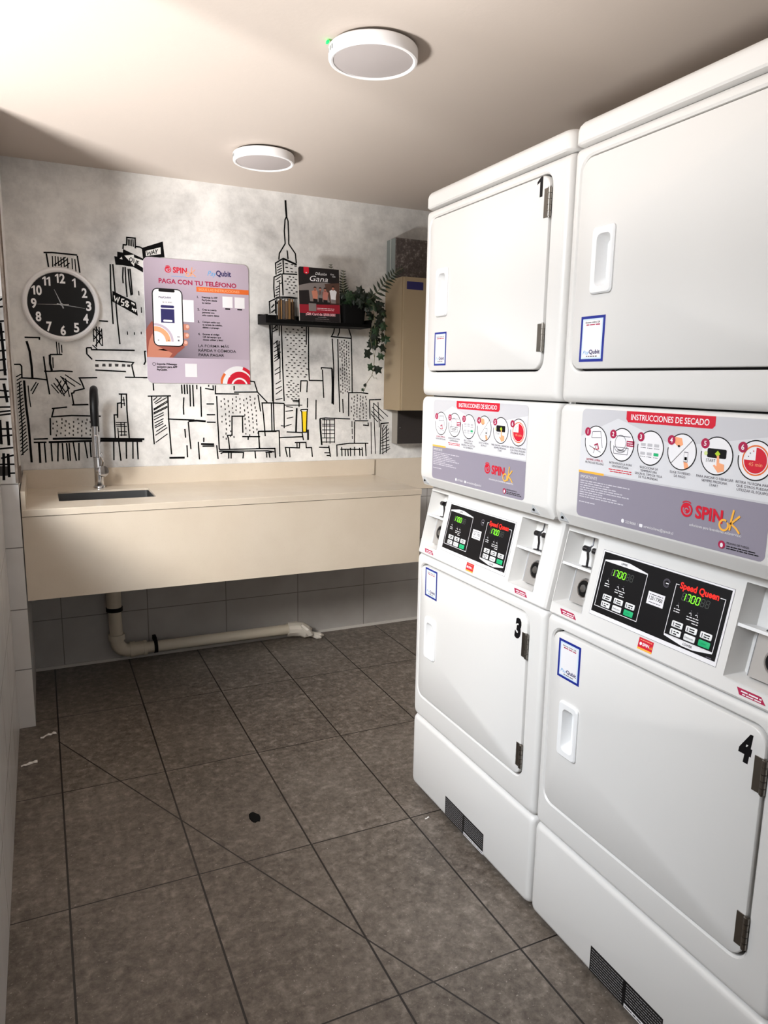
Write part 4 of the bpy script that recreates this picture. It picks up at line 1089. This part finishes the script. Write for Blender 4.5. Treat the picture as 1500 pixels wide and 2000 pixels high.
def door(parent, x0, x1, z0, z1, hu, hz, hinge_z):
    """door slab with a recessed pull and two barrel hinges"""
    b = MB()
    q = .005
    hx0, hx1, hz0, hz1 = hu - .030, hu + .030, hz - .066, hz + .066
    b.slab([(x0 + q, x1 - q, z0 + q, z1 - q, .03, .023), (x0 + q, x1 - q, z0 + q, z1 - q, .03, .001), (x0 + q + .001, x1 - q - .001, z0 + q + .001, z1 - q - .001, .03, -.0015),
            (x0 + q + .003, x1 - q - .003, z0 + q + .003, z1 - q - .003, .028, -.0025), (hx0, hx1, hz0, hz1, .006, -.0025), (hx0, hx1, hz0, hz1, .006, .023)], WHITE, False, False, 6)
    o = b.build('door', parent)
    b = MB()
    b.slab([(x0 - .004, x1 + .004, z0 - .004, z1 + .004, .034, .0245), (x0 - .004, x1 + .004, z0 - .004, z1 + .004, .034, .030), (x0 + .02, x1 - .02, z0 + .02, z1 - .02, .02, .030), (x0 + .02, x1 - .02, z0 + .02, z1 - .02, .02, .0245), (x0 - .004, x1 + .004, z0 - .004, z1 + .004, .034, .0245)], DARKGAP, False, False, 6)  # added ring, coloured dark as the shade inside the door gap
    b.build('gap_shade_ring', parent, label='dark rubber door gasket')
    b = MB()
    b.slab([(hx0 + .001, hx1 - .001, hz0 + .001, hz1 - .001, .006, .02), (hx0 - .004, hx1 + .004, hz0 - .004, hz1 + .004, .01, -.0026), (hx0 - .004, hx1 + .004, hz0 - .004, hz1 + .004, .01, -.006),
            (hx0 - .001, hx1 + .001, hz0 - .001, hz1 + .001, .009, -.009), (hx0 + .012, hx1 - .006, hz0 + .012, hz1 - .012, .012, -.0085),
            (hx0 + .015, hx1 - .008, hz0 + .016, hz1 - .016, .012, .006), (hx0 + .017, hx1 - .016, hz0 + .022, hz1 - .022, .012, .019)], WHITEP, False, True, 6)
    b.build('handle', o)
    for z in hinge_z:
        b = MB()
        b.box(x1 - .022, x1 - .002, -.0045, -.0026, z - .033, z + .033, HINGE)
        for k in range(5):
            za = z - .033 + .0132 * k
            b.lathe([(.0052, za + .0006), (.0052, za + .0126)], HINGE, 14, Matrix.Translation((x1 - .001, -.0045, 0)))
        b.lathe([(.003, z - .035), (.003, z + .035)], HINGE, 10, Matrix.Translation((x1 - .001, -.0045, 0)))
        b.build('hinge', o)
    return o


def number(o, s, u, z, hgt, wd):
    p = Pr(-.0028)
    if s == '1': p.number(s, u, z - hgt / 2, hgt, PBLK, .05, 1.25)
    else: p.text(s, u, z - hgt / 2, hgt, PBLK, w=wd, al='c', bold=.065, shear=.1)
    p.build('number', o, 0, label='black door number %s' % s)


def pay_sticker(o, u0, u1, z0, z1):
    p = Pr(-.0028, .00015)
    W_, H_ = u1 - u0, z1 - z0
    p.rect(u0, u1, z0, z1, BLUE).up()
    k = W_ * .085
    p.rect(u0 + k, u1 - k, z0 + k * .9, z1 - k * .9, mat('sticker_pale_blue', (206, 224, 240), .4)).up()
    p.rect(u0 + k * 1.5, u1 - k * 1.5, z0 + k * 1.4, z1 - k * 1.4, PWHT).up()
    p.text('Escanea código QR', u0 + W_ / 2, z1 - H_ * .155, H_ * .034, PBLK, al='c', w=W_ * .6, bold=.02)
    p.words(u0 + W_ * .24, u1 - W_ * .2, z1 - H_ * .205, H_ * .04, CRIM, 2)
    pay_logo(p, u0 + W_ * .16, z0 + H_ * .175, H_ * .085, W_ * .7)
    p.words(u0 + W_ * .3, u1 - W_ * .25, z0 + H_ * .11, H_ * .03, PBLK, 6)
    p.build('payment_sticker', o, 0, label='white sticker with dark blue border')


INSTR = None


def instr_sheet(o):
    global INSTR
    if INSTR is None:
        p = Pr(-.0003, .00015)
        x0, x1, z0, z1 = .086, .577, 1.117, 1.362
        SB = mat('sheet_pale_grey', (200, 199, 203), .35)
        SW = mat('sheet_paler', (216, 216, 219), .35)
        p.rect(x0, x1, z0, z1, VIOG, .012).up()
        p.rect(x0, x1, 1.2185, z1 - .012, SB).rect(x0 + .012, x1 - .012, z1 - .012, z1, SB)
        p.sector(x0 + .012, z1 - .012, .012, 90, 180, SB, 8).sector(x1 - .012, z1 - .012, .012, 0, 90, SB, 8).up()
        p.poly([(x0, 1.222), (x0, 1.30), (.20, 1.345), (.36, 1.30), (x1, 1.335), (x1, 1.222)], SW).up()
        p.poly([(.224, z1 + .0002), (.449, z1 + .0002), (.449, 1.345), (.443, 1.339), (.230, 1.339), (.224, 1.345)], RED).up()
        p.text('INSTRUCCIONES DE SECADO', .3365, 1.3445, .0115, PWHT, w=.198, al='c', bold=.012)
        p.rect(x0, .168, 1.2175, 1.2225, YORN)
        p.up()
        caps = [('SIEMPRE LIMPIA EL', 'FILTRO DE PELUSAS'), ('INTRODUCE LA ROPA', 'CENTRIFUGADA'), ('SELECCIONA LA', 'TEMPERATURA', 'SEGÚN EL TIPO DE TELA', 'DE TUS PRENDAS'), ('ELIGE TU MEDIO', 'DE PAGO'),
                ('PARA INICIAR O REINICIAR', 'SIEMPRE PRESIONA', 'START'), ('RETIRA TU ROPA PARA', 'QUE OTROS PUEDAN', 'UTILIZAR EL EQUIPO')]
        for k in range(6):
            cx, cz, r = .136 + .0806 * k, 1.2905, .0345
            p.disc(cx, cz, r, PWHT, 36); p.up()
            p.arc(cx, cz, r, 160 - 360 + 10, 130, .0021, PBLK, 40) if k else p.arc(cx, cz, r, -190, 130, .0021, PBLK, 40)
            for q, s in enumerate(caps[k]):
                p.text(s, cx, 1.2475 - q * .0068, .0046, CRIM if (k == 0 and q == 0) else PGRY, al='c')
            if k == 1:
                p.words(cx - .034, cx + .036, 1.2345, .003, RED, 11).words(cx - .03, cx + .034, 1.230, .003, RED, 12)
            p.up(3)
            p.disc(cx - .027, cz + .021, .0095, CRIM, 22); p.up()
            p.text(str(k + 1), cx - .027, cz + .0165, .009, PWHT, al='c', bold=.02); p.up(-5)
        p.up()
        # 1 lint filter, 2 drum with clothes, 3 option keys, 4 coin or phone, 5 start key, 6 timer
        cx, cz = .136, 1.2905
        for a, c_ in (((-.012, .022), (.014, .024)), ((-.014, .008), (.016, .010)), ((-.012, .022), (-.014, .008)), ((.014, .024), (.022, -.012)), ((-.02, -.01), (.018, -.022)), ((-.006, -.026), (.004, -.005))):
            p.stroke([(cx + a[0], cz + a[1]), (cx + c_[0], cz + c_[1])], .0014, PGRY)
        p.stroke([(cx - .004, cz - .008), (cx + .006, cz - .004), (cx + .011, cz - .016)], .003, CRIM)
        p.words(cx - .006, cx + .01, cz - .017, .0035, RED, 21)
        cx += .0806
        p.arc(cx - .004, cz + .004, .016, 0, 360, .0013, PGRY); p.arc(cx - .004, cz + .004, .021, 200, 340, .0013, PGRY)
        p.stroke([(cx - .024, cz - .006), (cx + .02, cz - .006), (cx + .018, cz - .02), (cx - .022, cz - .02), (cx - .024, cz - .006)], .0013, PGRY)
        p.rect(cx - .012, cx + .01, cz - .015, cz - .010, mat('sheet_mid_grey', (176, 174, 178), .4), .002)
        p.stroke([(cx - .024, cz + .018), (cx + .024, cz + .018)], .0013, PGRY)
        p.rect(cx + .014, cx + .036, cz - .002, cz + .010, CRIM); p.up(); p.words(cx + .016, cx + .035, cz + .005, .003, PWHT, 31).words(cx + .017, cx + .033, cz + .0005, .003, PWHT, 32); p.up(-1)
        cx += .0806
        for i_ in range(3):
            for j_ in range(2):
                gm = PGRN if (i_, j_) == (2, 1) else mat('sheet_key_grey', (190, 188, 192), .4)
                p.rect(cx - .026 + .018 * i_, cx - .013 + .018 * i_, cz + .003 - .018 * j_, cz + .009 - .018 * j_, gm, .001)
                p.words(cx - .026 + .018 * i_, cx - .012 + .018 * i_, cz - .001 - .018 * j_, .002, PGRY, 41 + i_ + 3 * j_)
        cx += .0806
        p.stroke([(cx - .024, cz - .024), (cx + .024, cz + .024)], .0012, PBLK)
        p.poly([(cx - .02, cz + .028), (cx - .002, cz + .026), (cx + .002, cz + .014), (cx - .008, cz + .008), (cx - .02, cz + .016)], PEACH)
        p.disc(cx - .008, cz + .009, .0035, PWHT, 12)
        p.rect(cx + .006, cx + .016, cz - .019, cz + .001, PGRY, .001); p.up(); p.rect(cx + .0068, cx + .0152, cz - .0175, cz - .0005, PWHT); p.rect(cx + .008, cx + .014, cz - .015, cz - .009, PBLK); p.up(-1)
        p.poly([(cx + .006, cz - .018), (cx + .016, cz - .02), (cx + .02, cz - .028), (cx + .01, cz - .032)], PEACH)
        cx += .0806
        p.rect(cx - .021, cx + .021, cz - .004, cz + .013, PBLK, .003); p.up()
        p.poly([(cx - .004, cz + .004), (cx + .002, cz + .010), (cx + .008, cz + .004), (cx + .002, cz - .002)], mat('sheet_lime', (176, 204, 40), .4))
        p.disc(cx - .024, cz + .003, .004, mat('sheet_pale_lime', (214, 226, 150), .4), 12)
        p.text('START', cx - .012, cz - .012, .0055, PBLK, al='c', w=.021); p.up()
        p.poly([(cx + .001, cz + .001), (cx + .006, cz + .001), (cx + .007, cz - .012), (cx + .018, cz - .014), (cx + .019, cz - .026), (cx + .006, cz - .030), (cx - .006, cz - .018), (cx - .003, cz - .016), (cx + .002, cz - .019)], PEACH); p.up(-2)
        cx += .0806
        p.arc(cx, cz, .0255, 0, 360, .0026, ORNG, 36)
        p.disc(cx, cz, .0225, PWHT, 30); p.up()
        p.sector(cx, cz, .0225, -180, 90, RED, 30); p.up()
        p.disc(cx - .014, cz + .006, .0012, PGRY, 8).disc(cx - .011, cz + .012, .0012, PGRY, 8).disc(cx - .005, cz + .016, .0012, RED, 8)
        p.text('45 min', cx + .001, cz - .010, .0065, PEACH, al='c', w=.027); p.up(-2)
        # lower band
        p.text('IMPORTANTE', .094, 1.2055, .0068, PWHT, w=.054)
        for q in range(8):
            p.words(.094, .094 + (.155, .095, .115, .135, .155, .075, .12, .14)[q], 1.1985 - .0052 * q, .0034, mat('print_pale_text', (206, 202, 210), .4), 50 + q)
        p.words(.094, .146, 1.150, .0034, mat('print_pale_text', (206, 202, 210), .4), 60)
        spin_logo(p, .388, 1.170, .0225, YORN, VIOG)
        p.text('soluciones para lavanderías autoservicio', .412, 1.152, .0052, PWHT, w=.115)
        p.disc(.236, 1.1295, .0045, PWHT, 14).rect(.284, .293, 1.1255, 1.1325, PWHT, .0015)
        p.text('232196060  /', .244, 1.1265, .0056, PWHT, w=.036)
        p.text('serviciocliente@spinok.cl', .2965, 1.1265, .0056, PWHT, w=.078)
        p.disc(.488, 1.131, .0075, CRIM, 20); p.up(); p.disc(.488, 1.130, .0032, PWHT, 10, .0045); p.up(-1)
        p.text('PELIGRO DE FUEGO', .4985, 1.1345, .0036, PBLK); p.words(.4985, .562, 1.1295, .003, PBLK, 71).words(.4985, .565, 1.1255, .003, PBLK, 72)
        INSTR = p.build('instruction_sheet', o, 0, label='grey and white printed instruction sheet')
        return INSTR
    c = INSTR.copy()
    c.parent = o
    COL.objects.link(c)
    return c


SEG = {'0': 'abcdef', '1': 'bc', '7': 'abc', '8': 'abcdefg'}


def digit(p, x, z, h, s, m, off=None):
    w_, t = h * .52, h * .12
    R_ = {'a': [(0, h), (w_, h)], 'b': [(w_, h), (w_, h / 2)], 'c': [(w_, h / 2), (w_, 0)], 'd': [(0, 0), (w_, 0)], 'e': [(0, 0), (0, h / 2)], 'f': [(0, h / 2), (0, h)], 'g': [(0, h / 2), (w_, h / 2)]}
    for k, ((ax, az), (bx_, bz)) in R_.items():
        mm = m if k in SEG[s] else off
        if mm:
            q = .08
            P = [(x + ax + (bx_ - ax) * q + .1 * az, z + az + (bz - az) * q), (x + bx_ - (bx_ - ax) * q + .1 * bz, z + bz - (bz - az) * q)]
            p.stroke(P, t, mm)


LCD = mat('display_green_digit', (120, 250, 40), .5, 0, (130, 255, 50), 1.1)
LCDG = mat('display_unlit_segment', (66, 70, 66), .5)


def VZ(z):      # height on the sloped console
    return (z - Z2) * math.hypot(.05, Z3 - Z2) / (Z3 - Z2)


def console_print(con):
    p = Pr(-.0004, .00018)
    p.rect(.1425, .4955, VZ(.894), VZ(1.043), PGRY).up()
    p.rect(.1432, .4948, VZ(.8947), VZ(1.0423), PWHT).up()
    p.rect(.147, .4905, VZ(.903), VZ(1.039), PBLK).up()
    wl = .0014
    a0, a1, b0, b1 = .154, .284, .917, 1.019
    p.stroke([(a0, VZ(b1)), (a0, VZ(b0)), (a1, VZ(b0)), (a1, VZ(b1))], wl, PWHT)
    p.poly([(a0, VZ(b1)), (a1, VZ(b1 - .001)), (a1, VZ(b1 + .0015)), (.228, VZ(1.0295)), (.200, VZ(1.0295)), (a0, VZ(b1 + .003))], PWHT)
    a0, a1 = .362, .481
    p.stroke([(.37, VZ(b1)), (a0, VZ(b1)), (a0, VZ(b0)), (a1, VZ(b0)), (a1, VZ(b1)), (.469, VZ(b1))], wl, PWHT)
    p.poly([(a0, VZ(b0)), (a1, VZ(b0)), (a1, VZ(b0 - .003)), (.437, VZ(.9065)), (.41, VZ(.9065)), (a0, VZ(b0 - .003))], PWHT)
    p.up()
    p.text('UPPER', .214, VZ(1.0215), .0045, PBLK, al='c', bold=.02)
    p.text('LOWER', .4235, VZ(.9095), .0045, PBLK, al='c', bold=.02)
    p.text('Speed Queen', .3725, VZ(1.0135), .0125, mat('print_red_glow', (250, 40, 30), .4, 0, (250, 40, 30), .25), w=.094, bold=.03)  # printed name given a faint glow of its own
    for x0 in (.182, .383):
        z = VZ(.9925)
        for k, s in enumerate('170088'):
            digit(p, x0 + .0115 * k, z, .0145, s, LCD if k < 4 else LCDG, LCDG)
    for x0 in (.172, .373):
        for ux, n in ((0, 2), (.034, 2), (.049, 3)):
            zz = .978 if ux < .01 else .972
            p.disc(x0 + ux + .006, VZ(zz + .006), .0011, PGRY, 8)
            p.stroke([(x0 + ux + .002, VZ(zz)), (x0 + ux + .006, VZ(zz + .002)), (x0 + ux + .008, VZ(zz - .003))], .0011, PWHT)
            for q in range(n):
                p.words(x0 + ux - .002, x0 + ux + .013, VZ(zz - .0075 - .005 * q), .0028, PWHT, int(x0 * 100) + q)
    p.rect(.298, .343, VZ(.962), VZ(.988), PWHT); p.up()
    p.text('1.20 / 7.950', .3205, VZ(.972), .0075, PBLK, al='c', w=.036, bold=.02); p.words(.302, .339, VZ(.982), .003, PGRY, 81); p.words(.304, .336, VZ(.966), .0025, PGRY, 82); p.up(-1)
    p.arc(.338, VZ(1.0145), .0085, 20, 320, .0016, PGRY, 22); p.arc(.338, VZ(1.0145), .0062, 0, 360, .001, PGRY, 18); p.words(.336, .348, VZ(1.013), .0032, PWHT, 85)
    p.rect(.470, .482, VZ(.9045), VZ(.9065), PGRY)
    o = p.build('keypad', con, 0, label='black keypad panel with green digits')
    return o


def console_keys(con):
    K = {}
    for x0 in (.1875, .389):
        for j in range(2):
            for i in range(3):
                u, z = x0 + .0353 * i, VZ((.9425, .9265)[j])
                green = (i == 2 and j == 1)
                b = MB()
                b.slab([(u - .0135, u + .0135, z - .0062, z + .0062, .002, -.0012), (u - .0135, u + .0135, z - .0062, z + .0062, .002, -.0022), (u - .0125, u + .0125, z - .0052, z + .0052, .002, -.0027)], PGRN if green else WHITEP, False, True, 3)
                p = Pr(-.0029)
                if not green:
                    if i == 1 and j == 1: p.text('Delicates', u, z - .002, .004, PBLK, al='c', w=.021)
                    else: p.rect(u - .0095, u - .0075, z - .004, z + .004, PGRY).words(u - .004, u + .010, z + .0008, .0038, PBLK, i + j).words(u - .004, u + .009, z - .0038, .0038, PBLK, i + j + 5)
                else:
                    p.text('START', u, z - .0015, .003, mat('print_dark_green', (10, 120, 76), .4), al='c')
                b2 = b
                n0 = len(b2.v)
                for f, k in zip(p.f, p.mi):
                    mt = p.mats[k]
                    b2.f.append([n0 + q for q in f]); b2.mi.append(b2.m(mt))
                b2.v += p.v
                b2.build('key', con, label='green start key' if green else None)


def console(root):
    th = math.atan2(.05, Z3 - Z2)
    vt = VZ(Z3)
    b = MB()
    us = [(0.001, .125), (.001, .018), (.0035, .006), (.0085, .0008), (.013, 0)]
    cols = us + [(.118, 0), (.515, 0), (.624, 0), (.673, 0), (.6775, .0008), (.6825, .006), (.685, .018), (.685, .125)]
    vs_ = [0, .004, VZ(.886), VZ(1.062), vt]
    y_of = lambda j, y: y + (.004 if j == 0 else 0)
    nc = len(cols)
    V_ = [(u, y_of(j, y), v) for j, v in enumerate(vs_) for u, y in cols]
    F_ = []
    holes = {(4, 2), (6, 2)}
    for j in range(len(vs_) - 1):
        for i in range(nc - 1):
            if (i, j) in holes: continue
            F_.append((j * nc + i, j * nc + i + 1, (j + 1) * nc + i + 1, (j + 1) * nc + i))
    b.add(V_, F_, WHITE)
    con = b.build('console', root, 30, loc=(0, 0, Z2), rot=(-th, 0, 0))
    for (u0, u1) in ((.013, .118), (.515, .624)):
        z0, z1, zm = VZ(.886), VZ(1.062), VZ(.984)
        b = MB()
        b.slab([(u0, u1, z0, z1, .0005, 0), (u0 + .004, u1 - .002, z0 + .012, z1, .003, .05)], WHITE, False, True, 3)
        b.slab([(u0 - .001, u1 + .001, z0 - .001, z1 + .001, .001, -.0012), (u0, u1, z0, z1, .001, -.0012), (u0, u1, z0, z1, .0005, .001)], WHITE, False, False, 2)
        # shelf between coin chutes and coin box
        b.box(u0 + .0005, u1 - .0005, .002, .049, zm - .003, zm + .003, WHITEP)
        rec = b.build('coin_recess', con, 30)
        b = MB()
        b.box(u0 + .026, u1 - .004, .026, .047, z0 + .012, zm - .004, COINBOX)
        b.box(u0 + .027, u0 + .0285, .024, .027, z0 + .013, zm - .006, GREYP)
        b.build('coin_box', rec, 0, label='grey metal coin box front')
        b = MB()
        Xk = Matrix.Translation((u1 - .028, .026, (z0 + zm) / 2 + .004)) @ Xc
        b.lathe([(.026, 0), (.026, .006), (.0225, .010), (.020, .010), (.019, .007)], CHROME, 28, Xk, False, False)
        b.lathe([(.020, .006), (.020, .009), (.0105, .0095)], BLACK, 24, Xk, False, True)
        b.lathe([(.0095, .009), (.0095, .013), (.007, .0135)], STEEL, 18, Xk)
        b.build('lock', rec, label='chrome lock with black ring')
        for k, du in ((0, .055), (1, .087)):
            b = MB()
            u = u0 + du
            b.tube([(u + .003, .03, z1 - .004), (u + .003, .03, zm + .058), (u - .002, .022, zm + .046), (u, .028, zm + .024), (u - .001, .03, zm + .006)], [.0018, .0018, .0036, .0032, .0032], DARKCH, 8)
            b.tube([(u - .009, .018, zm + .047), (u + .006, .018, zm + .047)], .0075, DARKCH, 14)
            b.lathe([(.013, 0), (.011, .0028), (.003, .004)], DARKCH, 18, Matrix.Translation((u - .001, .03, zm + .003)))
            b.build('coin_chute', rec, label='chrome coin chute lever')
        p = Pr(-.0003)
        um = u0 + .048
        za = VZ(.866)
        p.poly([(um - .008, za), (um + .046, za), (um + .034, za + .012), (um - .016, za + .012)], CRIM).up()
        p.words(um - .006, um + .036, za + .006, .004, PWHT, 91).words(um - .002, um + .036, za + .0018, .0032, PWHT, 92)
        p.build('warning_tag', con, 0, label='small crimson tag')
    p = Pr(-.0003)
    x0, x1, z0, z1 = .303, .343, VZ(.866), VZ(.8905)
    p.rect(x0, x1, z0, z1, RED).up()
    p.rect(x0, x1, z0, z0 + .004, YORN)
    p.disc(x0 + .007, (z0 + z1) / 2, .0035, PWHT, 12)
    p.text('SPIN', x0 + .012, (z0 + z1) / 2 - .003, .006, PWHT, w=.018, bold=.03)
    p.text('ok', x0 + .031, (z0 + z1) / 2 - .004, .006, YORN, shear=.2)
    p.words(x0 + .004, x1 - .004, z1 - .005, .0026, PEACH, 95)
    p.build('brand_sticker', con, 0, label='small red sticker')
    console_print(con)
    console_keys(con)
    return con


def rating_label(o):
    p = Pr(-.0004, .00018)
    x0, x1, z0, z1 = .238, .463, .029, .096
    p.rect(x0, x1, z0, z1, PBLK).up()
    p.rect(x0 + .115, x1, z0, z0 + .010, PWHT); p.words(x0 + .118, x1 - .004, z0 + .003, .005, PGRY, 101)
    tx = mat('label_pale_text', (170, 170, 172), .5)
    for q in range(9):
        p.words(x0 + .004, x0 + .108, z1 - .008 - .0068 * q, .0026, tx, 110 + q)
        if q < 7: p.words(x0 + .118, x1 - .004, z1 - .008 - .0068 * q, .0026, tx, 130 + q)
    p.build('rating_label', o, 0, label='black label with small pale print')


def dryer(y, label, upper, lower):
    t = thing('stacked_dryer', label, 'tumble dryer', (1.1172, y, 0), -PI / 2, 'stacked tumble dryers')
    b = MB()
    b.box(.002, DW - .002, .044, .70, Z0 + .004, Z2 + .0, WHITE)
    b.box(.002, DW - .002, .108, .70, Z2, Z3 + .01, WHITE)
    b.box(.002, DW - .002, .044, .70, Z3 + .012, Z5, WHITE)
    b.box(.012, DW - .012, .040, .0439, Z0 + .02, Z2 - .01, DARKGAP)  # added dark sheets behind the panel seams, painted as their shade
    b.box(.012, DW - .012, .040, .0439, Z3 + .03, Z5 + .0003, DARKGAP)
    b.build('cabinet', t, 0)
    for x in (.05, DW - .05):
        for yy in (.07, .64):
            b = MB(); b.lathe([(.02, 0), (.02, .008), (.009, .01), (.009, Z0 + .004)], STEEL, 16, Matrix.Translation((x, yy, 0))); b.build('levelling_foot', t)
    b = panel(MB(), .001, DW - .001, Z0, Z1 - .005, WHITE, e=.014)
    base = b.build('base_panel', t)
    rating_label(base)
    hole = (.028, .626, .363, .827, .033)
    b = panel(MB(), .001, DW - .001, Z1, Z2 - .003, WHITE, hole, e=.014)
    b.build('lower_front', t)
    dl = door(t, .028, .626, .363, .827, .110, .586, (.74, .43))
    number(dl, lower, .581, .776, .048, .026)
    pay_sticker(dl, .057 if upper is None else .067, .137 if upper is None else .145, .711 if upper is None else .724, .808 if upper is None else .820)
    console(t)
    b = panel(MB(), .001, DW - .001, Z3, Z4 - .004, WHITE, None, e=.016, chamfer=.029)
    up = b.build('upper_console_front', t)
    for x in (.03, DW - .075):
        b = MB()
        b.add([(x - .012, .007, Z3 + .008), (x + .018, .007, Z3 + .008), (x + .003, -.001, Z3 + .030), (x - .012, .014, Z3 + .004), (x + .018, .014, Z3 + .004)], [(0, 1, 2), (0, 3, 4, 1), (0, 2, 3), (1, 4, 2)], GREYP)
        b.lathe([(.0042, 0), (.003, .003)], BLACK, 12, Matrix.Translation((x + .003, .0045, Z3 + .016)) @ Xc)
        b.build('panel_screw', up, label='dark screw in grey notch')
    instr_sheet(up)
    hole = (.030, .622, 1.445, 1.906, .033)
    b = panel(MB(), .001, DW - .001, Z4, Z5 - .005, WHITE, hole, e=.018, r=.006)
    b.build('upper_front', t)
    du = door(t, .030, .622, 1.445, 1.906, .122, 1.680, (1.836, 1.526))
    if upper:
        number(du, upper, .580, 1.877, .046, .020)
    pay_sticker(du, .064 if upper is None else .083, .142 if upper is None else .155, 1.4655, 1.5645)
    b = MB()
    e = .02
    L = [(0, DW, -.0, .70)]
    lp = []
    for ins, z in ((.004, Z5 + .0005), (0, Z5 + .004), (0, 1.966), (.002, 1.975), (.007, 1.982), (.014, 1.985)):
        lp.append([(x, yy, z) for x, yy in rrect(ins, DW - ins, -.002 + ins, .70 - ins, .022, 6)])
    b.loft(lp, WHITE, True, True)
    b.build('lid', t)
    return t


Y1, PIT = 2.0923, .6943
dryer(Y1 - .002, 'white stacked tumble dryer with doors numbered 1 and 3, beside the counter', '1', '3')
dryer(Y1 - PIT - .002, 'nearer white stacked tumble dryer with lower door numbered 4', None, '4')
